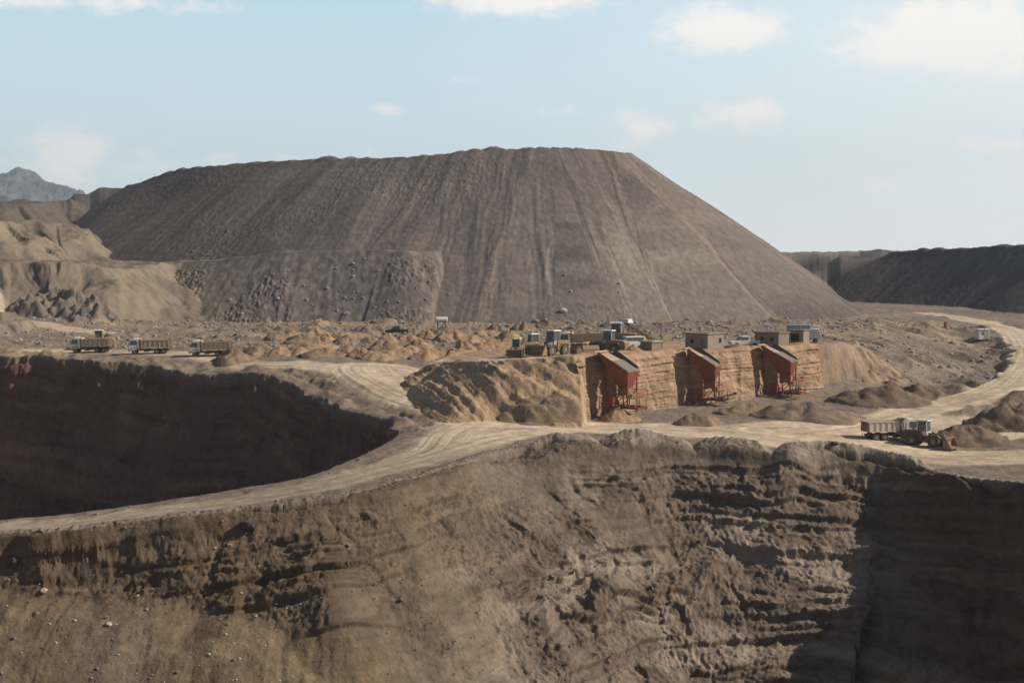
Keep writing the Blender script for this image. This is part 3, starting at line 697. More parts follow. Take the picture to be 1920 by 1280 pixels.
# ------------------------------------------------------------------ tipper lorry, +x is forward
def make_truck(label, group, bodymat, cabmat):
    t = thing('tipper_truck', label, 'truck', (0, 0, 0), 0, group)
    c = MB().box((-.1, -.42, .82), (7.6, .14, .28)).box((-.1, .42, .82), (7.6, .14, .28))
    for x in (-3.6, -2.2, -.6, 1.0, 3.2): c.box((x, 0, .82), (.14, .84, .2))
    c.box((.6, -.95, .72), (1.1, .5, .5)).box((.7, .95, .75), (.9, .5, .55)).tube((-1.4, -1, .55), (-1.4, 1, .55), .09).tube((-2.75, -1, .55), (-2.75, 1, .55), .09).tube((3.05, -1, .55), (3.05, 1, .55), .09)
    c.build('chassis', M['dark'], t)
    cab = MB().prism([(2.05, .95), (4.05, .75), (4.15, 1.75), (3.85, 2.75), (3.5, 2.95), (2.15, 2.95), (2.05, 2.8)], -1.2, 1.2).box((2.85, 0, 3.02), (1.1, 1.7, .12), (.8, .85))
    cab = cab.build('cab', cabmat, t, .03)
    MB().prism([(4.135, 1.72), (4.19, 1.75), (3.9, 2.68), (3.85, 2.66)], -1.05, 1.05).build('windscreen', M['glass'], cab)
    for s in (-1, 1):
        MB().prism([(2.55, 1.8), (3.95, 1.8), (3.7, 2.65), (2.55, 2.65)], s * 1.19 - .02, s * 1.19 + .03).build('side_window', M['glass'], cab)
        MB().box((4.12, s * .85, 1.12), (.1, .32, .2)).build('headlight', M['lamp'], cab)
        MB().bar((4.0, s * 1.25, 2.5), (4.1, s * 1.5, 2.4), .05).box((4.1, s * 1.48, 2.2), (.1, .2, .5)).build('mirror', M['dark'], cab)
    MB().box((4.16, 0, .78), (.26, 2.4, .34)).build('bumper', M['dark'], cab, .03)
    MB().box((4.13, 0, 1.38), (.05, 1.5, .3)).build('grille', M['dark'], cab)
    # dump body: floor, flared sides, ribs and a lip over the cab
    b = MB()
    b.prism([(-3.9, 1.28), (1.75, 1.28), (1.95, 2.75), (2.05, 3.05), (1.85, 3.05), (1.68, 2.6), (1.62, 1.46), (-3.9, 1.46)], -1.2, 1.2)
    for s in (-1, 1):
        b.prism([(-3.95, 1.3), (1.72, 1.3), (1.9, 2.72), (-4.1, 2.72)], s * 1.22 - .04, s * 1.22 + .04)
        b.box((-1.1, s * 1.28, 2.72), (6.0, .14, .12))
        for x in (-3.85, -2.9, -1.95, -1.0, -.05, .9, 1.6): b.box((x, s * 1.3, 2.0), (.12, .12, 1.4))
        b.box((-1.1, s * 1.29, 1.36), (5.6, .12, .12))
    body = b.build('dump_body', bodymat, t)
    g = MB().box((-4.05, 0, 2.0), (.08, 2.4, 1.4))
    for y in (-.9, -.3, .3, .9): g.box((-4.12, y, 2.0), (.1, .1, 1.35))
    g.build('tailgate', M['brownmetal'], body)
    for s in (-1, 1):
        w = wheel(t, 3.05, s * 1.02, .52, .32, .5, s)
        for x in (-1.4, -2.75): wheel(t, x, s * .92, .52, .56, .5, s)
        MB().prism([(2.35, .8), (2.35, 1.1), (2.7, 1.28), (3.4, 1.28), (3.75, 1.1), (3.75, .8), (3.68, .8), (3.6, 1.05), (3.35, 1.18), (2.75, 1.18), (2.48, 1.05), (2.43, .8)], s * 1.02 - .2, s * 1.02 + .2).build('mudguard', M['dark'], t)
        MB().box((-3.95, s * .9, .85), (.08, .4, .16)).build('tail_lamp', M['redbarrel'], t)
    # the load heaped in the body
    return t

# ------------------------------------------------------------------ wheel loader, +x is forward
def make_loader(label, group, paintmat, cabmat, bucket_up=0.0, hoe=False):
    t = thing('wheel_loader', label, 'loader', (0, 0, 0), 0, group)
    MB().prism([(-3.3, .75), (-.2, .75), (-.2, 1.5), (-.4, 2.05), (-2.9, 2.0), (-3.35, 1.6)], -.95, .95).build('engine_hood', paintmat, t, .04)
    MB().box((-2.9, 0, .85), (.9, 2.0, .7), (.9, .9)).build('counterweight', M['brownmetal'], t, .04)
    MB().box((.9, 0, 1.1), (1.9, .9, .8), (.9, .8)).box((.1, 0, .9), (.8, .6, .5)).tube((1.5, -1, .8), (1.5, 1, .8), .14).tube((-1.6, -1, .8), (-1.6, 1, .8), .14).build('front_frame', M['brownmetal'], t)
    MB().tube((-2.1, .5, 2.0), (-2.1, .5, 2.75), .07).build('exhaust_pipe', M['dark'], t)
    c = MB().box((-.35, 0, 1.72), (1.5, 1.5, .5))
    for x in (-1.05, .32):
        for y in (-.7, .7): c.bar((x, y, 1.9), (x * .93 - .02, y * .95, 3.35), .1)
    c.bar((-1.05, .7, 2.0), (.32, .7, 2.0), .08).bar((-1.05, -.7, 2.0), (.32, -.7, 2.0), .08)
    cab = c.build('cab', cabmat, t)
    MB().box((-.35, 0, 3.42), (1.75, 1.7, .18), (.92, .9)).build('cab_roof', M['white'], cab, .03)
    MB().box((-.35, 0, 2.65), (1.28, 1.3, 1.3), (.96, .97)).build('cab_glass', M['glass'], cab)
    for y in (-.5, .5): MB().box((.42, y, 3.5), (.14, .24, .16)).build('work_lamp', M['lamp'], cab)
    z1 = .55 + bucket_up
    for y in (-.55, .55):
        MB().bar((.55, y, 1.75), (2.0, y, 1.35 + bucket_up * .6), .18, .34).bar((2.0, y, 1.35 + bucket_up * .6), (3.05, y, z1), .18, .3).build('lift_arm', paintmat, t)
        MB().tube((.9, y * .7, 1.0), (2.0, y * .7, 1.25 + bucket_up * .55), .08).build('ram', M['pale_steel'], t)
    b = MB().prism([(2.95, .08 + bucket_up), (4.25, .02 + bucket_up), (4.25, .1 + bucket_up), (3.2, .22 + bucket_up), (3.1, .8 + bucket_up), (3.45, 1.35 + bucket_up), (3.35, 1.42 + bucket_up), (2.95, .9 + bucket_up)], -1.45, 1.45)
    for s in (-1, 1): b.prism([(2.98, .1 + bucket_up), (4.2, .06 + bucket_up), (3.4, 1.38 + bucket_up), (2.98, .9 + bucket_up)], s * 1.43 - .03, s * 1.43 + .03)
    for k in range(7): b.box((4.3, -1.3 + k * .433, .07 + bucket_up), (.22, .1, .07))
    b.build('bucket', M['brownmetal'], t)
    for s in (-1, 1):
        for x in (-1.6, 1.5):
            wheel(t, x, s * 1.02, .78, .55, .52, s)
            MB().prism([(x - .95, 1.35), (x - .6, 1.68), (x + .6, 1.68), (x + .95, 1.35), (x + .88, 1.3), (x + .55, 1.6), (x - .55, 1.6), (x - .88, 1.3)], s * 1.02 - .28, s * 1.02 + .28).build('fender', paintmat, t)
        MB().box((-.3, s * 1.02, .62), (.7, .12, .06)).bar((-.6, s * 1.0, .65), (-.6, s * .85, 1.5), .05).bar((0, s * 1.0, .65), (0, s * .85, 1.5), .05).build('step', M['dark'], t)
    if hoe:
        MB().bar((-3.2, 0, 1.1), (-3.9, 0, 2.9), .26, .34).bar((-3.9, 0, 2.9), (-3.35, 0, 3.5), .22, .28).build('hoe_boom', paintmat, t)
        MB().bar((-3.35, 0, 3.5), (-4.3, 0, 1.9), .2, .24).build('hoe_stick', paintmat, t)
        MB().prism([(-4.45, 1.9), (-4.2, 1.35), (-3.75, 1.25), (-3.7, 1.75), (-4.2, 1.95)], -.3, .3).build('hoe_bucket', M['brownmetal'], t)
        for s in (-1, 1): MB().bar((-3.1, s * .7, 1.0), (-3.3, s * 1.1, .25), .14).box((-3.32, s * 1.12, .12), (.4, .4, .1)).build('stabiliser', paintmat, t)
    return t

def ground_place(o, px, py, rz, y0=100, y1=640, sink=.03):
    p = hit(px, py, y0, y1); x, y, _ = p
    z = ground_z(x, y)
    o.location = (x, y, z - sink); o.rotation_euler = (0, 0, rz); return p

# parked lorries along the upper track on the left
TG = 'tipper trucks queuing along the upper track'
tr = make_truck('white cab tipper truck on the upper track, nearest the row of sand heaps', TG, M['cream'], M['white'])
def on_level(px, py, z): p = at(px, py, z); return (p[0], p[1], ground_z(p[0], p[1]))
def truck_spot(px, y): 
    d = ray(px, 655); x = d[0] * y / d[1]; return (x, y, ground_z(x, y) - .02)
tr.location = truck_spot(396, 249); tr.rotation_euler = (0, 0, R(183))
tr.scale = (.87, .92, .92)
t2 = dup(tr, truck_spot(282, 253), R(186), 'white cab tipper truck in the middle of the three on the upper track', TG)
t3 = dup(tr, truck_spot(172, 258), R(181), 'white cab tipper truck leading the line, half hidden behind the pit berm', TG)

for tk_, hh_ in ((t2, .55), (t3, .3)):                 # sand heaped above the body sides
    q_ = np.array([(x_, y_) for x_ in np.linspace(-3.85, 1.7, 14) for y_ in np.linspace(-1.15, 1.15, 8)])
    zq = 2.45 + hh_ * (1 - (q_[:, 1] / 1.3) ** 2) * (.7 + .9 * np.abs(noise(q_[:, 0] * .6 + hh_ * 9, q_[:, 1] * .8, 3)))
    iq = np.arange(14 * 8).reshape(14, 8); fq_ = np.stack([iq[:-1, :-1], iq[1:, :-1], iq[1:, 1:], iq[:-1, 1:]], -1).reshape(-1, 4)
    lo2 = add_mesh('sand_load', np.stack([q_[:, 0], q_[:, 1], zq], -1), fq_, M['earth'], np.tile(np.array([[.26, .18, .115]]), (len(q_), 1))); lo2.parent = tk_
# lorry and loader working on the haul road
lt = make_truck('tan tipper truck with an empty dusty body parked behind the backhoe loader', None, M['tan_steel'], M['white'])
pl = hit(1668, 824); lt.location = (pl[0], pl[1], ground_z(pl[0], pl[1]) - .03); lt.rotation_euler = (0, 0, R(13)); lt.scale = (.9, .9, .95)
lo_ = make_loader('grimy orange brown backhoe loader with its front bucket down beside the tan truck', None, M['loaderpaint'], M['white'], 0, True)
pl = hit(1736, 836); lo_.location = (pl[0], pl[1], ground_z(pl[0], pl[1]) - .03); lo_.rotation_euler = (0, 0, R(-38)); lo_.scale = (.95, .95, 1.0)

# loaders on the bench
BG = 'loaders parked on the bench above the hoppers'
b1 = make_loader('large brown wheel loader with a pale cab at the bench edge beside the ramp', BG, M['brownmetal'], M['pale_green'], .2)
def bench_spot(px, y): d = ray(px, 665); x = d[0] * y / d[1]; return (x, y, ground_z(x, y) - .03)
b1.location = bench_spot(1034, 209); b1.rotation_euler = (0, 0, R(232)); b1.scale = (1.05, 1.05, 1.08)
b2 = dup(b1, bench_spot(968, 213), R(262), 'smallest brown wheel loader on the bench, facing down the ramp', BG); b2.scale = (.8, .8, .8)
b3 = dup(b1, bench_spot(1137, 213), R(155), 'brown wheel loader standing just behind the first red hopper', BG); b3.scale = (1.0, 1.0, 1.0)
b4 = dup(b1, bench_spot(1150, 234), R(175), 'wheel loader with a tall pale cab standing beside the conveyor', BG); b4.scale = (1.2, 1.2, 1.2)
bt = dup(tr, bench_spot(1092, 226), R(172), 'dusty tipper truck parked behind the large wheel loader on the bench')
if 'group' in bt: del bt['group']
b5 = dup(b1, bench_spot(1003, 226), R(30), 'brown wheel loader half hidden behind the large loader at the bench edge', BG); b5.scale = (.9, .9, .9)
y1_ = make_loader('yellow wheel loader standing behind the leading tipper truck', None, M['yellow'], M['yellow'], .3)
y1_.location = truck_spot(182, 265); y1_.rotation_euler = (0, 0, R(190)); y1_.location.z += 0

for (px, y, a_, lb) in [(1082, 206.5, 20, 'spare steel loader bucket lying between the two big loaders on the bench'), (1106, 209, 110, 'spare steel loader bucket tipped on end close behind the first red hopper')]:
    sb = thing('loader_bucket', lb, 'bucket', bench_spot(px, y), R(a_))
    sh = MB().prism([(-.6, .05), (.7, 0), (.7, .1), (-.35, .2), (-.45, .8), (-.1, 1.3), (-.2, 1.38), (-.6, .9)], -1.3, 1.3)
    sh.build('shell', M['brownmetal'], sb)
    for s in (-1, 1): MB().prism([(-.58, .08), (.66, .05), (-.15, 1.33), (-.58, .9)], s * 1.28 - .03, s * 1.28 + .03).build('side_cheek', M['brownmetal'], sb)
    te = MB()
    for k in range(7): te.box((.76, -1.2 + k * .4, .06), (.2, .1, .07))
    te.build('teeth', M['dark'], sb)
# ------------------------------------------------------------------ small cars and vans
def make_car(label, bodymat, pickup=False):
    t = thing('pickup_truck' if pickup else 'parked_van', label, 'pickup' if pickup else 'van', (0, 0, 0))
    if pickup: prof = [(-2.5, .45), (2.4, .45), (2.45, .95), (1.2, 1.1), (.6, 1.75), (-.6, 1.8), (-.75, 1.12), (-2.5, 1.12)]
    else: prof = [(-2.3, .4), (2.2, .4), (2.3, .95), (1.6, 1.15), (.95, 1.95), (-2.2, 2.0), (-2.35, 1.2)]
    b = MB().prism(prof, -.88, .88).build('body', bodymat, t, .06)
    if pickup:
        MB().prism([(.62, 1.68), (1.12, 1.15), (1.16, 1.17), (.66, 1.72)], -.75, .75).build('windscreen', M['glass'], b)
        for s in (-1, 1): MB().prism([(-.5, 1.2), (.95, 1.2), (.55, 1.68), (-.45, 1.7)], s * .88 - .02, s * .88 + .02).build('side_window', M['glass'], b)
    else:
        MB().prism([(1.0, 1.88), (1.58, 1.2), (1.63, 1.22), (1.05, 1.92)], -.75, .75).build('windscreen', M['glass'], b)
        for s in (-1, 1): MB().prism([(-2.0, 1.3), (1.4, 1.3), (.9, 1.85), (-2.0, 1.85)], s * .88 - .02, s * .88 + .02).build('side_window', M['glass'], b)
    for x in (-1.5, 1.5):
        for s in (-1, 1): wheel(t, x, s * .8, .36, .24, .55, s)
    return t
def bench_car(t, px, py, y, rz):
    d = ray(px, py); x = d[0] * y / d[1]; t.location = (x, y, ground_z(x, y) - .02); t.rotation_euler = (0, 0, rz)
bench_car(make_car('white van parked between the loaders and the conveyor on the bench', M['white']), 1181, 640, 225, R(200))
bench_car(make_car('white pickup parked between the two block huts', M['white'], True), 1395, 640, 231, R(190))
bench_car(make_car('dark pickup parked beyond the sand heaps at the foot of the hill', M['dark'], True), 745, 632, 300, R(175))

# ------------------------------------------------------------------ the layered wall that carries the bench
wa, wb = np.array([9.2, 198.4]), np.array([49.6, 230.1])
wl_ = np.hypot(*(wb - wa)); wdir = (wb - wa) / wl_; wn = np.array([wdir[1], -wdir[0]])
def wall_u(px):
    d = ray(px, 700); k = d[0] / d[1]
    return (k * wa[1] - wa[0]) / (wdir[0] - k * wdir[1])
HOPU = [wall_u(q) for q in (1140, 1300, 1442)]
nu, nv = int(wl_ / .12), 96
U, V = np.meshgrid(np.linspace(0, wl_, nu), np.linspace(-.06, 1.0, nv))
bx = wa[0] + wdir[0] * U; by = wa[1] + wdir[1] * U
zt = np.clip(bench_f(bx - wn[0], by - wn[1]), 5, 9) + .25 + .3 * fbm(U * .25, 0 * U, 3, 401) - 1.0 * np.exp(-(U / 1.6) ** 2)
zb_ = base_f(bx + wn[0] * 1.2, by + wn[1] * 1.2) - .3
Z = zb_ + (zt - zb_) * V
bb = np.clip((zt.max() - Z) + .02 * U + .35 * fbm(U * .07, Z * .25, 2, 403) + 1, 0, 30)
LEVW = np.cumsum(np.random.RandomState(12).uniform(.16, .62, 80))
pw, iw, fw = beds(bb.ravel(), U.ravel(), LEVW, 1.6, 51, .16); pw = pw.reshape(U.shape); blk = _h(iw, np.floor(U.ravel() / 3.0)).reshape(U.shape); seam = np.abs(fw.reshape(U.shape) - .5) * 2
off = 1.3 - 1.35 * np.clip(V, 0, 1) + .55 * pw + .25 * fbm(U * .16, Z * .3, 3, 407) + .09 * fbm(U * 1.3, Z * 2.0, 3, 409) - .3 * sst(.5, .85, ridged(U * .13, Z * .05, 2, 411))
for u0 in HOPU: off = off - 1.9 * sst(u0 - 4.4, u0 - 3.9, U) * (1 - sst(u0 + .9, u0 + 1.3, U))
edge = np.exp(-((V - 1.0) / .05) ** 2); off = off - .5 * edge
wx, wy = bx + wn[0] * off, by + wn[1] * off
# cap rows back over the bench
cap = [(off[-1] - q, zt[-1] + dz) for q, dz in ((.5, .08), (1.4, .08), (3.0, -.1), (4.4, -.5), (5.4, -1.0))]
wx = np.vstack([wx] + [bx[-1] + wn[0] * o_ for o_, _ in cap]); wy = np.vstack([wy] + [by[-1] + wn[1] * o_ for o_, _ in cap]); Z = np.vstack([Z] + [zz_ for _, zz_ in cap])
U2 = np.vstack([U] + [U[:1]] * 5)
tv = fbm(U2 * .3, Z * 1.6, 3, 413); tb = np.vstack([blk] + [blk[-1:]] * 5); ts = np.vstack([seam] + [seam[-1:] * 0] * 5)
wc = np.tile(C(.33, .215, .135), (Z.size, 1)) * (1 + .25 * tv + .16 * (tb - .5)).ravel()[:, None]
wc = mixc(wc, C(.24, .155, .10), (.3 * sst(.75, 1, ts)).ravel()); wc = mixc(wc, C(.27, .2, .15), (.5 * sst(2.6, .3, Z - 0.3)).ravel())
rows = Z.shape[0]; ii = np.arange(rows * nu).reshape(rows, nu)
wq = np.stack([ii[:-1, :-1], ii[:-1, 1:], ii[1:, 1:], ii[1:, :-1]], -1).reshape(-1, 4)
ow = add_mesh('retaining_wall', np.stack([wx.ravel(), wy.ravel(), Z.ravel()], -1), wq, M['earth'], np.clip(wc, .02, .7))
tag(ow, 'tall layered wall of pale compacted earth blocks behind the three red hoppers', 'wall')

# ------------------------------------------------------------------ red hoppers against the wall; local +x points out from the wall, +y along it
def make_hopper(label, group):
    t = thing('ore_hopper', label, 'hopper', (0, 0, 0), 0, group)
    W = 1.75; zi, zo, L_ = 8.9, 5.95, 5.4
    I = [(-.4, zi + .15), (L_, zo), (4.7, 3.55), (3.0, 3.55)]
    b = MB()
    for s in (-1, 1):
        P = [(I[0][0], s * W, I[0][1]), (I[1][0], s * W, I[1][1]), (I[2][0], s * .75, I[2][1]), (I[3][0], s * .75, I[3][1])]
        b.plate(P if s < 0 else P[::-1], .07)
        for q in (.3, .62):                            # stiffeners on the flanks
            a = Vector(P[0]).lerp(Vector(P[1]), q); c = Vector(P[3]).lerp(Vector(P[2]), q); b.bar(a, c, .12)
    b.plate([(I[1][0], -W, I[1][1]), (I[1][0], W, I[1][1]), (I[2][0], .75, I[2][1]), (I[2][0], -.75, I[2][1])], .07)
    b.plate([(I[0][0], W, I[0][1]), (I[0][0], -W, I[0][1]), (I[3][0], -.75, I[3][1]), (I[3][0], .75, I[3][1])], .07)
    b.build('bin', M['red'], t)
    rim = MB()
    for s in (-1, 1): rim.bar((I[0][0], s * W, I[0][1] + .05), (L_ + .05, s * W, zo + .05), .16, .2)
    rim.bar((L_ + .02, -W, zo + .05), (L_ + .02, W, zo + .05), .16, .2)
    rim.build('rim_beam', M['red_rust'], t)
    g = MB(); zz_ = lambda x: zi + .22 + (zo - zi) * (x + .4) / (L_ + .4)
    for k in range(13):
        y = -W + .12 + k * (2 * W - .24) / 12; g.bar((2.3, y, zz_(2.3) + .08), (L_, y, zz_(L_) + .08), .11, .16)
    for x in (2.4, 3.4, 4.4, L_ - .1): g.bar((x, -W, zz_(x)), (x, W, zz_(x)), .12, .14)
    g.build('grid', M['pale_steel'], t)
    MB().plate([(-1.2, -W, zi + .33), (2.5, -W, zz_(2.5) + .05), (2.5, W, zz_(2.5) + .05), (-1.2, W, zi + .33)], .1).build('feed_plate', M['cream'], t)
    MB().plate([(.2, W + .02, zz_(.2)), (L_, W + .02, zz_(L_)), (L_ - .3, W + .02, zz_(L_) + .75), (.6, W + .02, zz_(.2) + .7)], .08).build('side_plate', M['dark'], t)
    for x in (2.6, 5.2):
        for s in (-1, 1): MB().bar((x, s * 1.45, .35), (x, s * 1.45, 4.4 if x < 3 else 6.1), .2).build('leg', M['red'], t)
    fr = MB()
    for s in (-1, 1): fr.bar((1.6, s * 1.45, .4), (7.2, s * 1.45, .4), .24, .34).bar((2.6, s * 1.45, .6), (5.2, s * 1.45, 3.0), .12).bar((2.6, s * 1.45, 3.2), (5.2, s * 1.45, 3.2), .16)
    for x in (1.8, 3.4, 5.2, 7.0): fr.bar((x, -1.45, .4), (x, 1.45, .4), .2, .26)
    fr.build('base_frame', M['red_rust'], t)
    MB().box((3.85, 0, 2.9), (2.1, 1.3, 1.1), (1, 1)).box((4.9, 0, 2.2), (1.2, 1.1, .7)).tube((3.2, -.9, 2.4), (3.2, .9, 2.4), .32).build('feeder', M['brownmetal'], t)
    MB().box((2.3, -2.1, 1.35), (1.5, 1.0, 1.5)).box((2.3, -2.1, 2.16), (1.3, .8, .12)).build('motor_housing', M['red_rust'], t, .04)
    w = MB().box((6.3, 0, 1.95), (1.5, 3.3, .08))
    for x in (5.65, 6.95):
        for y in (-1.55, 1.55): w.bar((x, y, .4), (x, y, 1.95), .12)
    w.build('walkway', M['brownmetal'], t)
    r = MB()
    for y in (-1.6, -.55, .55, 1.6): r.bar((7.0, y, 1.95), (7.0, y, 3.05), .07)
    for y in (-1.6, 1.6): r.bar((5.7, y, 1.95), (5.7, y, 3.05), .07).bar((5.7, y, 3.05), (7.0, y, 3.05), .07).bar((5.7, y, 2.5), (7.0, y, 2.5), .06)
    r.bar((7.0, -1.6, 3.05), (7.0, 1.6, 3.05), .08).bar((7.0, -1.6, 2.5), (7.0, 1.6, 2.5), .07)
    r.build('railing', M['pink'], t)
    return t
M['pink'] = paint('sun_faded_red', (.46, .13, .10), .6, .35)
wyaw = math.atan2(wn[1], wn[0])
def hop_spot(px, hs=1.0):
    p = wa + wdir * wall_u(px) - wn * .5
    zt_ = float(np.clip(bench_f(np.array([p[0] - wn[0]]), np.array([p[1] - wn[1]])), 5, 9)[0])
    return (p[0], p[1], zt_ - 8.55 * hs + .1)
HG = 'red ore hoppers leaning on the earth wall'
h1 = make_hopper('large red hopper nearest the sandy bank, with a pale grid on top', HG); h1.location = hop_spot(1140, .88); h1.rotation_euler = (0, 0, wyaw + R(15)); h1.scale = (.86, .86, .88)
h2 = dup(h1, hop_spot(1302, .86), wyaw + R(24), 'red hopper in the middle of the three, below the large block hut', HG); h2.scale = (.76, .66, .86)
h3 = dup(h1, hop_spot(1442, .84), wyaw + R(17), 'red hopper farthest along the earth wall, below the small huts', HG); h3.scale = (.86, .74, .84)

# ------------------------------------------------------------------ conveyors
def make_conveyor(name, label, p0, p1, wdt=.9, hood=True, mat='brownmetal'):
    a, b = Vector(p0), Vector(p1); d = b - a; L_ = d.length; yaw = math.atan2(d.y, d.x); hz_ = math.hypot(d.x, d.y)
    t = thing(name, label, 'conveyor', p0, yaw)
    def pt(s, y, up): return (hz_ * s, y, d.z * s + up)
    f = MB()
    for s in (-1, 1):
        f.bar(pt(0, s * wdt / 2, 0), pt(1, s * wdt / 2, 0), .12, .16).bar(pt(0, s * wdt / 2, -.6), pt(1, s * wdt / 2, -.6), .1)
        n = max(3, int(L_ / 1.2))
        for k in range(n): f.bar(pt(k / n, s * wdt / 2, -.6), pt((k + .5) / n, s * wdt / 2, 0), .07).bar(pt((k + .5) / n, s * wdt / 2, 0), pt((k + 1) / n, s * wdt / 2, -.6), .07)
    f.build('truss', M[mat], t)
    MB().bar(pt(-.02, 0, .12), pt(1.02, 0, .12), wdt * .85, .07).build('belt', M['tyre'], t)
    for s in (-1, 1): MB().bar(pt(.6, s * wdt / 2, -.5), (hz_ * .5, s * wdt * .9, -.4), .14).bar(pt(.6, s * wdt / 2, -.5), (hz_ * .72, s * wdt * .9, -.4), .14).build('leg', M[mat], t)
    MB().tube(pt(1.0, -wdt / 2, .05), pt(1.0, wdt / 2, .05), .22).build('head_drum', M['dark'], t)
    if hood: MB().box(pt(.97, 0, .5), (1.7, 1.3, .7), (.8, .8)).build('head_hood', M['white'], t, .05)
    return t
p0 = atd(1240, 640, 232); p1 = atd(1174, 606, 238)
make_conveyor('belt_conveyor', 'long brown inclined conveyor with a white hood rising beyond the bench loaders', (p0[0], p0[1], ground_z(p0[0], p0[1]) + .5), p1)
p0 = hit(1330, 757); p1 = atd(1379, 738, p0[1] - 1.5)
make_conveyor('discharge_conveyor', 'low pale conveyor at the foot of the middle red hopper', (p0[0], p0[1], p0[2] + .6), (p1[0], p1[1], max(p1[2], p0[2] + 1.3)), .8, False, 'pale_steel')
p0 = hit(1455, 742); p1 = atd(1500, 731, p0[1] - 1.5)
make_conveyor('discharge_conveyor', 'low pale conveyor at the foot of the farthest red hopper', (p0[0], p0[1], p0[2] + .6), (p1[0], p1[1], max(p1[2], p0[2] + 1.2)), .8, False, 'pale_steel')

# ------------------------------------------------------------------ block huts on the bench
def make_hut(label, loc, rz, lx, ly, h, mat, openings, roof='block', cat='hut'):
    t = thing('block_hut', label, cat, loc, rz)
    w = MB(); th_ = .2
    for (side, ln) in (('x-', ly), ('x+', ly), ('y-', lx), ('y+', lx)):
        ops = sorted([o for o in openings if o[0] == side], key=lambda o: o[1])
        cur = -ln / 2; segs = []
        for _, c, wd, z0, z1, *_r in ops:
            segs.append((cur, c - wd / 2, 0, h)); segs.append((c - wd / 2, c + wd / 2, z1, h))
            if z0 > 0: segs.append((c - wd / 2, c + wd / 2, 0, z0))
            cur = c + wd / 2
        segs.append((cur, ln / 2, 0, h))
        for a0, a1, z0, z1 in segs:
            if a1 - a0 < .01: continue
            m_ = (a0 + a1) / 2
            if side[0] == 'x': w.box(((-1 if side[1] == '-' else 1) * (lx / 2 - th_ / 2), m_ * (ly - 2 * th_ - .004) / ly, (z0 + z1) / 2), (th_, (a1 - a0) * (ly - 2 * th_ - .004) / ly, z1 - z0))
            else: w.box((m_, (-1 if side[1] == '-' else 1) * (ly / 2 - th_ / 2), (z0 + z1) / 2), (a1 - a0, th_, z1 - z0))
    wall = w.build('wall', mat, t)
    MB().box((0, 0, h + .1), (lx + .35, ly + .35, .2)).box((.3, .2, h + .24), (lx * .6, ly * .5, .08)).build('roof', M[roof], t, .03)
    for o in openings:
        side, c, wd, z0, z1 = o[:5]; nm = 'door' if z0 == 0 else 'window'
        sg = -1 if side[1] == '-' else 1
        f = MB()
        if side[0] == 'x': f.box((sg * (lx / 2 - .14), c * (ly - .4) / ly, (z0 + z1) / 2), (.06, wd, z1 - z0)); q = lambda u, z: (sg * (lx / 2 - .09), (c + u) * (ly - .4) / ly, z)
        else: f.box((c, sg * (ly / 2 - .14), (z0 + z1) / 2), (wd, .06, z1 - z0)); q = lambda u, z: (c + u, sg * (ly / 2 - .09), z)
        d_ = f.build(nm, M['opening_shade'] if nm == 'window' else M['wood'], t)
        fr = MB()
        for u in (-wd / 2, wd / 2): fr.bar(q(u, z0), q(u, z1), .07)
        fr.bar(q(-wd / 2, z1), q(wd / 2, z1), .07)
        if z0 > 0: fr.bar(q(-wd / 2, z0), q(wd / 2, z0), .07)
        fr.build('frame', M['wood'], d_)
    MB().box((0, 0, -.25), (lx + .3, ly + .3, .6)).build('plinth', M['block'], t)
    return t
def hut_spot(px, y): d = ray(px, 650); x = d[0] * y / d[1]; return (x, y, ground_z(x, y))
ha = R(-44)
make_hut('large flat roofed block hut with a dark shaded end above the middle red hopper', hut_spot(1321, 221), ha, 4.3, 4.2, 2.45, M['block'],
         [('x-', .6, .9, 0, 1.9), ('x-', -1.2, .8, 1.0, 1.7), ('y-', -.9, .7, 1.0, 1.7), ('y-', 1.1, .75, 0, 1.9), ('x+', 1.2, .8, 1, 1.8)], 'block')
make_hut('low block hut with an open shaded end beside the white pickup', hut_spot(1447, 231), ha, 4.6, 3.0, 2.1, M['darkblock'], [('x-', 0, 1.4, 0, 1.7), ('y-', 1.0, .7, .9, 1.5), ('y-', -.9, .7, .9, 1.5)], 'wood')
make_hut('small square block hut farthest along the bench with a dark window', hut_spot(1498, 236), ha + R(10), 2.6, 2.6, 2.2, M['block'], [('y-', -.2, 1.5, .5, 1.8), ('x-', .2, .8, 0, 1.8)], 'wood')
make_hut('tiny brick hut with a sand strewn roof behind the first red hopper', hut_spot(1220, 212.5), ha, 2.2, 2.2, 1.5, M['darkblock'], [('x-', 0, .8, 0, 1.2)], 'cream')

def make_kiosk(label, loc, rz):
    t = thing('site_cabin', label, 'cabin', loc, rz)
    MB().box((0, 0, 1.3), (2.6, 2.0, 2.2)).build('wall', M['white'], t, .03)
    MB().box((0, 0, 2.5), (3.0, 2.4, .16), (.96, .96)).build('roof', M['white'], t)
    MB().box((-.3, -1.01, 1.5), (.7, .05, .6)).build('window', M['glass'], t)
    MB().box((.75, -1.01, 1.15), (.7, .05, 1.7)).build('door', M['bluegrey'], t)
    for x in (-1.1, 1.1):
        for y in (-.8, .8): MB().box((x, y, .1), (.2, .2, .2)).build('foot', M['dark'], t)
    return t
pk_ = hit(1841, 637); make_kiosk('small white cabin standing inside the bend of the far road', (pk_[0], pk_[1], ground_z(pk_[0], pk_[1]) - .05), R(12))
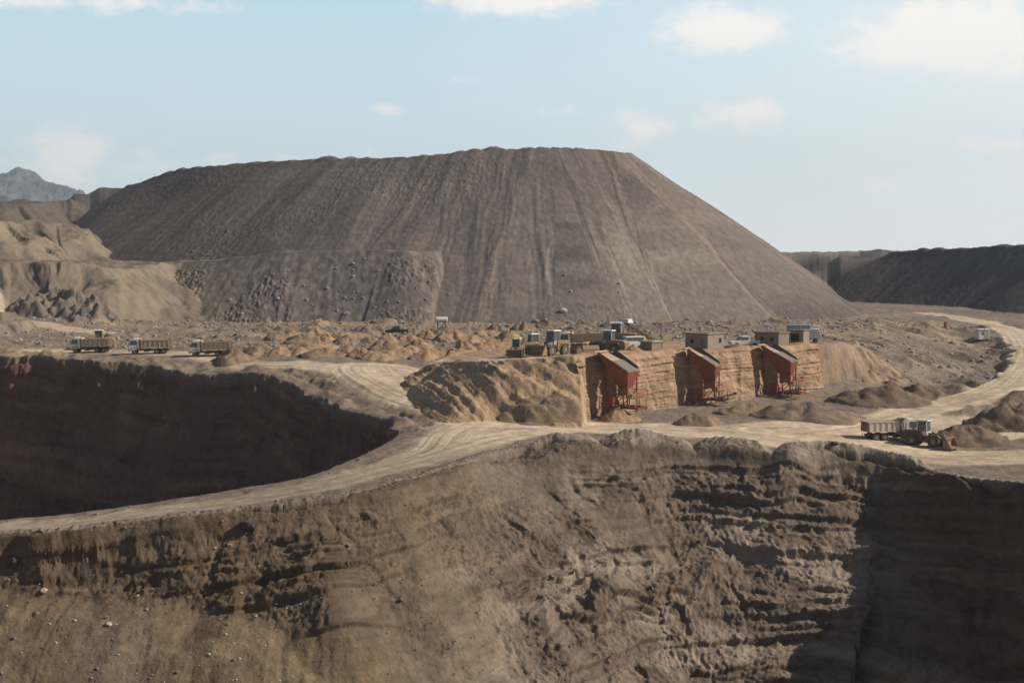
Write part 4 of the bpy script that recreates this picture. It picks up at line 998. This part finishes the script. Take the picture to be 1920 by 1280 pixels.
# lorry roof behind the far hut: a white and blue box van
bv = thing('box_van', 'box van with a blue grey side standing behind the farthest hut', 'van', (0, 0, 0))
MB().box((-.8, 0, 2.0), (4.0, 2.1, 2.2)).build('cargo_box', M['bluegrey'], bv, .04)
cb_ = MB().prism([(1.25, .6), (3.0, .6), (3.05, 1.3), (2.6, 2.4), (1.25, 2.5)], -.95, .95).build('cab', M['white'], bv, .05)
MB().prism([(2.66, 2.3), (3.04, 1.4), (3.09, 1.42), (2.71, 2.32)], -.8, .8).build('windscreen', M['glass'], cb_)
MB().box((0, 0, .7), (5.6, 1.0, .25)).build('chassis', M['dark'], bv)
for x in (-1.7, 2.0):
    for s in (-1, 1): wheel(bv, x, s * .85, .42, .26, .5, s)
bench_car(bv, 1506, 640, 243, R(-12))
# white tank on a stand among the heaps
tk = thing('water_tank', 'white water tank on a steel stand at the foot of the big hill', 'tank', (0, 0, 0))
MB().tube((-1.1, 0, 2.35), (1.1, 0, 2.35), .55, 14).tube((-1.22, 0, 2.35), (-1.1, 0, 2.35), .4, 14, .55).tube((1.1, 0, 2.35), (1.22, 0, 2.35), .55, 14, .4).build('drum', M['white'], tk)
for x in (-.8, .8):
    for y in (-.45, .45): MB().bar((x, y, -.2), (x, y * .9, 1.9), .12).build('leg', M['dark'], tk)
st_ = MB()
for y in (-.45, .45): st_.bar((-.9, y, 1.85), (.9, y, 1.85), .12).bar((-.8, y, .1), (.8, y, 1.75), .07)
st_.build('stand', M['dark'], tk)
bench_car(tk, 828, 632, 298, R(8))

# ------------------------------------------------------------------ posts, drum, barrel
def make_post(label, loc, h, arm=True, name='utility_post'):
    t = thing(name, label, 'post', loc)
    MB().tube((0, 0, -.4), (0, 0, h), .11, 8, .08).build('pole', M['wood'], t)
    if arm:
        MB().bar((-.6, 0, h - .25), (.6, 0, h - .25), .09).build('cross_arm', M['wood'], t)
    MB().box((0, -.12, h * .45), (.3, .16, .4)).build('switch_box', M['bluegrey'], t)
    return t
for (px, y, h, lb) in [(1240, 218, 4.4, 'timber post with a cross arm beside the tiny brick hut'), (1845, 318, 4.6, 'thin post standing at the far road behind the white cabin'),
                       (1534, 229.0, 3.6, 'dark timber post at the far end of the earth wall')]:
    d = ray(px, 650); x = d[0] * y / d[1]
    make_post(lb, (x, y, ground_z(x, y)), h, px != 1534)
pb = hit(1773, 614); t = thing('oil_drum', 'faded red steel drum standing among the dark rubble beside the far road', 'drum', (pb[0], pb[1], ground_z(pb[0], pb[1])))
MB().tube((0, 0, 0), (0, 0, 1.3), .45, 14).tube((0, 0, .4), (0, 0, .46), .47, 14).tube((0, 0, .86), (0, 0, .92), .47, 14).build('barrel', M['redbarrel'], t)
MB().tube((.2, 0, 1.3), (.2, 0, 1.35), .07, 8).tube((0, 0, 1.27), (0, 0, 1.33), .46, 14).build('lid', M['dark'], t)

# ------------------------------------------------------------------ tipped heaps
def make_pile(name, label, group, cx, cy, rx, ry, h, colr, seed, cat='heap', ridge=0.0, rot=0.0):
    na, nr_ = 56, 22
    a = np.linspace(0, 2 * np.pi, na, endpoint=False); q = np.linspace(0, 1.25, nr_)
    A, Q = np.meshgrid(a, q)
    wob = 1 + .24 * noise(np.cos(A) * 1.3 + seed, np.sin(A) * 1.3, 501)
    lx, ly = np.cos(A) * Q * rx * wob, np.sin(A) * Q * ry * wob
    cr_, sr_ = math.cos(rot), math.sin(rot)
    X = cx + lx * cr_ - ly * sr_; Y = cy + lx * sr_ + ly * cr_
    q2 = np.sqrt(np.maximum(Q - ridge * np.abs(np.cos(A)) * .4, 0) ** 2 + .012)
    hh = h * np.maximum(1.08 - q2, -.3) + .2 * h * fbm(X * .5 + seed, Y * .5, 3, 503) * (Q > 0) + .05 * fbm(X * 2, Y * 2, 3, 505)
    gz_ = land(X.ravel(), Y.ravel()).reshape(X.shape)
    Z = gz_ + np.where(Q > 1.1, -.4, hh)
    Z[0] = Z[0].mean()
    base = gz_.min(); ver = np.stack([X.ravel() - cx, Y.ravel() - cy, Z.ravel() - base], -1)
    ii = np.arange(na * nr_).reshape(nr_, na)
    qd = np.stack([ii[:-1], ii[1:], np.roll(ii[1:], -1, 1), np.roll(ii[:-1], -1, 1)], -1).reshape(-1, 4)
    cc = np.tile(np.array(colr), (len(ver), 1)) * (1 + .2 * fbm(X.ravel() * .8, Y.ravel() * .8, 3, 507))[:, None]
    o = add_mesh(name, ver, qd, M['earth'], np.clip(cc, .02, .7)); o.location = (cx, cy, base)
    return tag(o, label, cat, group)
OR = (.29, .19, .115); OB = (.225, .155, .102); GB = (.19, .138, .098); DG = (.16, .113, .08)
SG = 'tipped sand heaps in the field behind the road bend'
rng = random.Random(5)
rowA = [(485, 662), (522, 663), (560, 663), (606, 666), (646, 661), (676, 667), (704, 669), (738, 667), (768, 665), (806, 667), (838, 664), (868, 664), (905, 662), (936, 660), (455, 661), (590, 655), (722, 656), (786, 654)]
rowB = [(520, 642), (566, 647), (612, 645), (652, 648), (692, 648), (728, 646), (764, 645), (800, 642), (850, 645), (884, 648), (915, 642), (955, 640), (545, 634), (590, 633), (640, 636), (672, 634)]
rowC = [(492, 630), (532, 626), (575, 625), (700, 624), (772, 628), (838, 632), (880, 628), (930, 626), (980, 624), (1030, 622), (1090, 622)]
for row, lbl, sz in ((rowA, 'small orange brown sand heap in the front row beside the road bend', 1.0), (rowB, 'small orange brown sand heap in the middle rows of the field of tipped heaps', .95), (rowC, 'low grey brown heap in the back row at the foot of the big hill', 1.05)):
    for (px, py) in row:
        p = at(px, py, 5.9 if py > 640 else 6.3)
        rx = rng.uniform(2.1, 3.9) * sz; px += rng.uniform(-7, 7); py += rng.uniform(-3, 3); colr = OR if rng.random() < .55 else OB
        if row is rowC: colr = GB
        make_pile('sand_heap', lbl, SG + (', front row' if row is rowA else ', middle rows' if row is rowB else ', back row'), p[0], p[1], rx, rx * rng.uniform(.8, 1.1), rng.uniform(1.15, 1.95) * sz, colr, rng.random() * 50, 'heap', rng.uniform(0, .9), rng.uniform(-.6, .6))
def pile_at(name, label, px, py, rx, ry, h, colr, ridge=0, rot=0, zg=None, cat='heap'):
    p = hit(px, py) if zg is None else at(px, py, zg)
    return make_pile(name, label, None, p[0], p[1] + ry * .55, rx, ry, h, colr, px * .01, cat, ridge, rot)
pile_at('sand_heap', 'pointed brown sand heap beside the rear tipper truck', 434, 682, 3.6, 3.2, 2.5, OB)
pile_at('dark_sand_heap', 'larger dark brown heap standing behind the middle of the sand heap field', 686, 630, 3.4, 3.2, 2.6, GB)
pile_at('gravel_heap', 'big brown gravel heap just ahead of the backhoe loader bucket', 1822, 836, 5.2, 4.2, 2.5, DG, .4)
pile_at('gravel_heap', 'tall grey gravel heap on the road edge behind the heap beside the loader', 1905, 806, 6.2, 4.6, 3.2, DG, .4)
pile_at('gravel_heap', 'broad low brown gravel heap on the yard in front of the farthest hopper', 1518, 788, 7.6, 4.2, 2.0, GB, .6)
pile_at('gravel_heap', 'dark ridged gravel heap between the wall end and the far road', 1662, 754, 7.4, 4.5, 2.0, DG, .6)
pile_at('gravel_heap', 'small dark gravel heap leaning on the end of the ridged heap', 1725, 748, 4.5, 3.2, 1.9, DG, .3)
pile_at('fallen_sand_heap', 'small sand heap spilled under the first red hopper', 1162, 790, 2.8, 2.2, 1.9, OR)
pile_at('fallen_sand_heap', 'lumpy sand heap spilled under the middle red hopper', 1312, 797, 3.0, 2.0, 1.7, OB, .3)
pile_at('fallen_sand_heap', 'low sand heap below the farthest red hopper', 1400, 778, 4.2, 2.2, 1.5, OB, .4)
pile_at('fallen_sand_heap', 'rough heap of broken earth beside the road below the sandy bank', 1020, 784, 5.5, 2.0, .7, OB, .6)
pile_at('sand_heap', 'pale sand heap on the bench edge between the first hopper and the tiny hut', 1190, 666, 1.7, 1.5, 1.3, OR)

# ------------------------------------------------------------------ boulders and loose stones
def rock_mesh(seed, sub=2):
    bm = bmesh.new(); bmesh.ops.create_icosphere(bm, subdivisions=sub, radius=1)
    r_ = random.Random(seed); off = r_.random() * 90; sx, sy, sz = r_.uniform(.8, 1.3), r_.uniform(.7, 1.1), r_.uniform(.55, .9)
    for v in bm.verts:
        c = v.co; k = 1 + .35 * float(noise(np.array([c.x * 1.3 + off]), np.array([c.y * 1.3 + c.z * 1.1]), 601)[0]) + .15 * float(noise(np.array([c.x * 3 + off]), np.array([c.y * 3 - c.z * 2]), 603)[0])
        v.co = (c.x * k * sx, c.y * k * sy, c.z * k * sz)
    v = np.array([q.co[:] for q in bm.verts]); f = np.array([[w.index for w in p.verts] for p in bm.faces]); bm.free()
    return v, f
M['stone'] = earth_material('grey_stone', 1.5, False, (.27, .235, .205), .4)
M['darkstone'] = earth_material('dark_stone', 1.5, False, (.08, .068, .06), .4)
M['palestone'] = earth_material('pale_stone', 1.5, False, (.42, .36, .30), .4)
RM = [rock_mesh(k, 2) for k in range(6)]
def boulder(label, px, py, r, mat, group=None, k=0, y0=100):
    p = hit(px, py, y0); v, f = RM[k % 6]
    o = add_mesh('boulder', v * r, f, M[mat], None, False); o.location = (p[0], p[1], p[2] + r * .25); o.rotation_euler = (0, 0, px)
    return tag(o, label, 'boulder', group)
boulder('small dark boulder alone on the haul road above the pit edge', 1565, 833, .42, 'darkstone', k=1)
boulder('pale boulder resting part way up the foot of the big hill', 1056, 584, 1.0, 'palestone', k=2, y0=300)
boulder('white stone at the left end of the notched strip below the spur road', 82, 1109, .34, 'palestone', k=3)
boulder('white stone on the smooth slope below the notched strip', 204, 1172, .36, 'palestone', k=4)
boulder('dark boulder perched high on the pit slope below the spur road', 465, 990, .75, 'darkstone', k=5)
boulder('dark boulder beside the left end of the notched strip', 27, 1057, .6, 'darkstone', k=0)
for i, (px, py) in enumerate([(1005, 603), (1022, 600), (1068, 606), (880, 606), (640, 606), (750, 605), (700, 603), (1290, 600), (1310, 604), (1330, 606)]):
    boulder('grey boulder among those fallen to the foot of the big hill', px, py, rng.uniform(.45, .8), 'stone', 'boulders along the foot of the big hill', i, 300)
def scatter(name, label, pts, sizes, mat, seed):
    r_ = np.random.RandomState(seed); V_, F_ = [], []; n = 0
    small = [rock_mesh(90 + k, 1) for k in range(5)]
    zz_ = land(pts[:, 0], pts[:, 1])
    for (x, y), z, s in zip(pts, zz_, sizes):
        v, f = small[r_.randint(5)]; a = r_.rand() * 6.28; ca, sa = math.cos(a), math.sin(a)
        w = v * s; w = np.stack([w[:, 0] * ca - w[:, 1] * sa + x, w[:, 0] * sa + w[:, 1] * ca + y, w[:, 2] + z + s * .15], -1)
        V_.append(w); F_.append(f + n); n += len(v)
    o = add_mesh(name, np.vstack(V_), np.vstack(F_), M[mat], None, False); o['kind'] = 'stuff'; o['label'] = label
    return o
rs = np.random.RandomState(3)
def in_view(n, d0, d1, a0=-21, a1=21, p=1.0):
    a = np.radians(rs.uniform(a0, a1, n)); d = d0 + (d1 - d0) * rs.rand(n) ** p
    return np.stack([d * np.sin(a), d * np.cos(a)], -1)
M['facestone'] = earth_material('broken_face_stone', 1.5, False, (.2, .155, .12), .4)
pts = in_view(4200, 112, 186, -21, 14); I_ = land(pts[:, 0], pts[:, 1], True)[1]; keep = (I_['kind'] == 11) | ((I_['kind'] == 0) & (I_['road'] < .3)); pts = pts[keep]
scatter('loose_stones', 'loose brown stones scattered over the pit slope', pts, np.where(rs.rand(len(pts)) < .97, .04 + .08 * rs.rand(len(pts)), .14 + .24 * rs.rand(len(pts))), 'facestone', 1)
pts = in_view(420, 112, 150, -21, -8); I_ = land(pts[:, 0], pts[:, 1], True)[1]; pts = pts[I_['kind'] == 11]
scatter('pale_stones', 'small pale stones scattered over the left pit slope', pts, .05 + .14 * rs.rand(len(pts)) ** 3, 'palestone', 2)
pts = in_view(6500, 250, 372); I_ = land(pts[:, 0], pts[:, 1], True)[1]
lowm = (np.isin(I_['kind'], (0,)) & (I_['road'] < .2) & (I_['rz'] > .3)); pr = rs.rand(len(pts)); keep = lowm | (I_['kind'] == 2) | ((I_['kind'] == 1) & (pr < .12)); pts = pts[keep]
scatter('rubble', 'grey rubble strewn along the foot of the big hill', pts, .14 + .5 * rs.rand(len(pts)) ** 3.2, 'stone', 3)
# ------------------------------------------------------------------ sun, sky, air, camera
SUN = np.array([.81, SUNY, .575]); SUN = SUN / np.linalg.norm(SUN)
from mathutils import Vector
ld = bpy.data.lights.new('sun', 'SUN'); ld.energy = SUN_E; ld.angle = R(.5); ld.color = (1.0, .93, .82)
lo = bpy.data.objects.new('sun', ld); col.objects.link(lo)
lo.rotation_euler = Vector(SUN).to_track_quat('Z', 'Y').to_euler()
w = bpy.data.worlds.new('World'); scene.world = w; w.use_nodes = True
t = w.node_tree; N = t.nodes; L = t.links; N.clear()
wo = N.new('ShaderNodeOutputWorld'); bg = N.new('ShaderNodeBackground'); L.new(bg.outputs[0], wo.inputs[0])
sky = N.new('ShaderNodeTexSky'); sky.sky_type = 'NISHITA'; sky.sun_disc = False
sky.sun_elevation = math.asin(SUN[2]); sky.sun_rotation = math.atan2(SUN[0], SUN[1]); sky.altitude = 200; sky.air_density = 1.0; sky.dust_density = 1.2; sky.ozone_density = 1.4
bg.inputs[1].default_value = SKY_S
tc = N.new('ShaderNodeTexCoord'); sx = N.new('ShaderNodeSeparateXYZ'); L.new(tc.outputs['Generated'], sx.inputs[0])
def mth(op, a, b=None, c=None):
    n = N.new('ShaderNodeMath'); n.operation = op
    for i, v in enumerate((a, b, c)):
        if v is None: continue
        if isinstance(v, (int, float)): n.inputs[i].default_value = v
        else: L.new(v, n.inputs[i])
    return n.outputs[0]
az = mth('ARCTAN2', sx.outputs[0], sx.outputs[1]); el = mth('ARCSINE', sx.outputs[2])
cmb = N.new('ShaderNodeCombineXYZ'); L.new(az, cmb.inputs[0]); L.new(mth('MULTIPLY', el, 1.5), cmb.inputs[1])
nz = N.new('ShaderNodeTexNoise'); nz.inputs['Scale'].default_value = 42; nz.inputs['Detail'].default_value = 7; nz.inputs['Roughness'].default_value = .58; L.new(cmb.outputs[0], nz.inputs['Vector'])
nz2 = N.new('ShaderNodeTexNoise'); nz2.inputs['Scale'].default_value = 11; nz2.inputs['Detail'].default_value = 4; L.new(cmb.outputs[0], nz2.inputs['Vector'])
# cumulus: (photo px, py, half width, half height, strength)
CL = [(1790, 70, 190, 62, 1.15), (1900, 95, 120, 50, .8), (1355, 55, 115, 46, .95), (970, -4, 165, 36, .95), (1195, 240, 70, 42, .62), (1395, 218, 90, 34, .72), (130, 290, 105, 62, .72), (290, 290, 80, 40, .42),
      (1850, 272, 70, 26, .6), (1045, 208, 60, 18, .5), (728, 206, 36, 18, .52), (150, 0, 280, 26, .6), (1655, 350, 50, 22, .5), (1905, 325, 50, 30, .5), (480, 310, 160, 30, .36), (880, 150, 60, 18, .34), (700, 290, 120, 24, .34)]
tot = None
for (px, py, hw, hh, st) in CL:
    d = ray(px, py); a0 = math.atan2(d[0], d[1]); e0 = math.asin(d[2] / np.linalg.norm(d))
    da = mth('MULTIPLY', mth('SUBTRACT', az, a0), F / hw); de = mth('MULTIPLY', mth('SUBTRACT', el, e0), F / hh)
    q = mth('ADD', mth('MULTIPLY', da, da), mth('MULTIPLY', de, de))
    g = mth('MULTIPLY', mth('POWER', 2.718, mth('MULTIPLY', q, -.9)), st)
    tot = g if tot is None else mth('MAXIMUM', tot, g)
# scattered small clouds all round, out of the frame too
amb = mth('MULTIPLY', mth('MAXIMUM', mth('SUBTRACT', nz2.outputs['Fac'], .60), 0.0), 1.6)
dens = mth('ADD', tot, mth('MULTIPLY', mth('SUBTRACT', nz.outputs['Fac'], .5), 1.35))
mr = N.new('ShaderNodeMapRange'); mr.interpolation_type = 'SMOOTHSTEP'; mr.inputs[1].default_value = .2; mr.inputs[2].default_value = .78; L.new(mth('MULTIPLY', dens, mth('MINIMUM', mth('MULTIPLY', tot, 4.0), 1.0)), mr.inputs[0])
cf = mth('MINIMUM', mth('ADD', mth('MULTIPLY', mr.outputs[0], .92), mth('MULTIPLY', amb, .25)), .95)
# pale dusty air low in the sky, blue above it, whiter towards the sun; the Nishita sky takes over higher up
cr = N.new('ShaderNodeValToRGB'); L.new(mth('MULTIPLY', mth('MAXIMUM', el, 0.0), 2.0), cr.inputs[0])
e = cr.color_ramp.elements; e[0].position = 0; e[0].color = (.70, .715, .70, 1); e[1].position = 1; e[1].color = (.16, .33, .52, 1)
for p_, c_ in ((.09, (.58, .675, .70, 1)), (.20, (.50, .625, .68, 1)), (.36, (.40, .56, .655, 1))):
    q_ = e.new(p_); q_.color = c_
wh = N.new('ShaderNodeMix'); wh.data_type = 'RGBA'; L.new(mth('MAXIMUM', mth('MINIMUM', mth('MULTIPLY', mth('ADD', az, .08), 1.4), .6), 0.0), wh.inputs['Factor']); L.new(cr.outputs[0], wh.inputs[6]); wh.inputs[7].default_value = (.76, .77, .76, 1)
ws = N.new('ShaderNodeVectorMath'); ws.operation = 'SCALE'; L.new(wh.outputs[2], ws.inputs[0]); ws.inputs['Scale'].default_value = VEILB / SKY_S
vf = N.new('ShaderNodeMapRange'); vf.interpolation_type = 'SMOOTHSTEP'; vf.inputs[1].default_value = .17; vf.inputs[2].default_value = .27; vf.inputs[3].default_value = 1; vf.inputs[4].default_value = 0; L.new(el, vf.inputs[0])
m1 = N.new('ShaderNodeMix'); m1.data_type = 'RGBA'; L.new(vf.outputs[0], m1.inputs['Factor']); L.new(sky.outputs[0], m1.inputs[6]); L.new(ws.outputs[0], m1.inputs[7])
m2 = N.new('ShaderNodeMix'); m2.data_type = 'RGBA'; L.new(cf, m2.inputs['Factor']); L.new(m1.outputs[2], m2.inputs[6])
k = CLB / SKY_S
m2.inputs[7].default_value = (.81 * k, .78 * k, .74 * k, 1)
L.new(m2.outputs[2], bg.inputs[0])
# the air
if HAZE > 0:
    me = bpy.data.meshes.new('haze'); bm = bmesh.new(); bmesh.ops.create_cube(bm, size=1); bm.to_mesh(me); bm.free()
    hb = bpy.data.objects.new('haze', me); col.objects.link(hb); hb['kind'] = 'stuff'; hb['label'] = 'thin dusty haze in the air over the whole quarry'
    hb.scale = (11600, 11600, 520); hb.location = (0, 0, 180)
    hm = bpy.data.materials.new('haze_air'); tt = nt(hm); o_ = tt.nodes.new('ShaderNodeOutputMaterial'); v_ = tt.nodes.new('ShaderNodeVolumePrincipled')
    v_.inputs['Color'].default_value = (.78, .89, 1.0, 1); v_.inputs['Density'].default_value = HAZE; v_.inputs['Anisotropy'].default_value = .2
    tt.links.new(v_.outputs[0], o_.inputs['Volume']); me.materials.append(hm)
cam = bpy.data.cameras.new('camera'); co = bpy.data.objects.new('camera', cam); col.objects.link(co)
co.location = (0, 0, CAMZ); co.rotation_euler = (math.pi / 2 - PITCH, 0, 0); cam.lens = F * 36 / 1920; cam.sensor_width = 36; cam.clip_end = 60000; cam.clip_start = .5
scene.camera = co
scene.view_settings.view_transform = 'Standard'; scene.view_settings.look = 'None'; scene.view_settings.exposure = EXPO; scene.view_settings.gamma = 1
scene.cycles.max_bounces = 6; scene.cycles.volume_bounces = 0; scene.cycles.volume_step_rate = 10
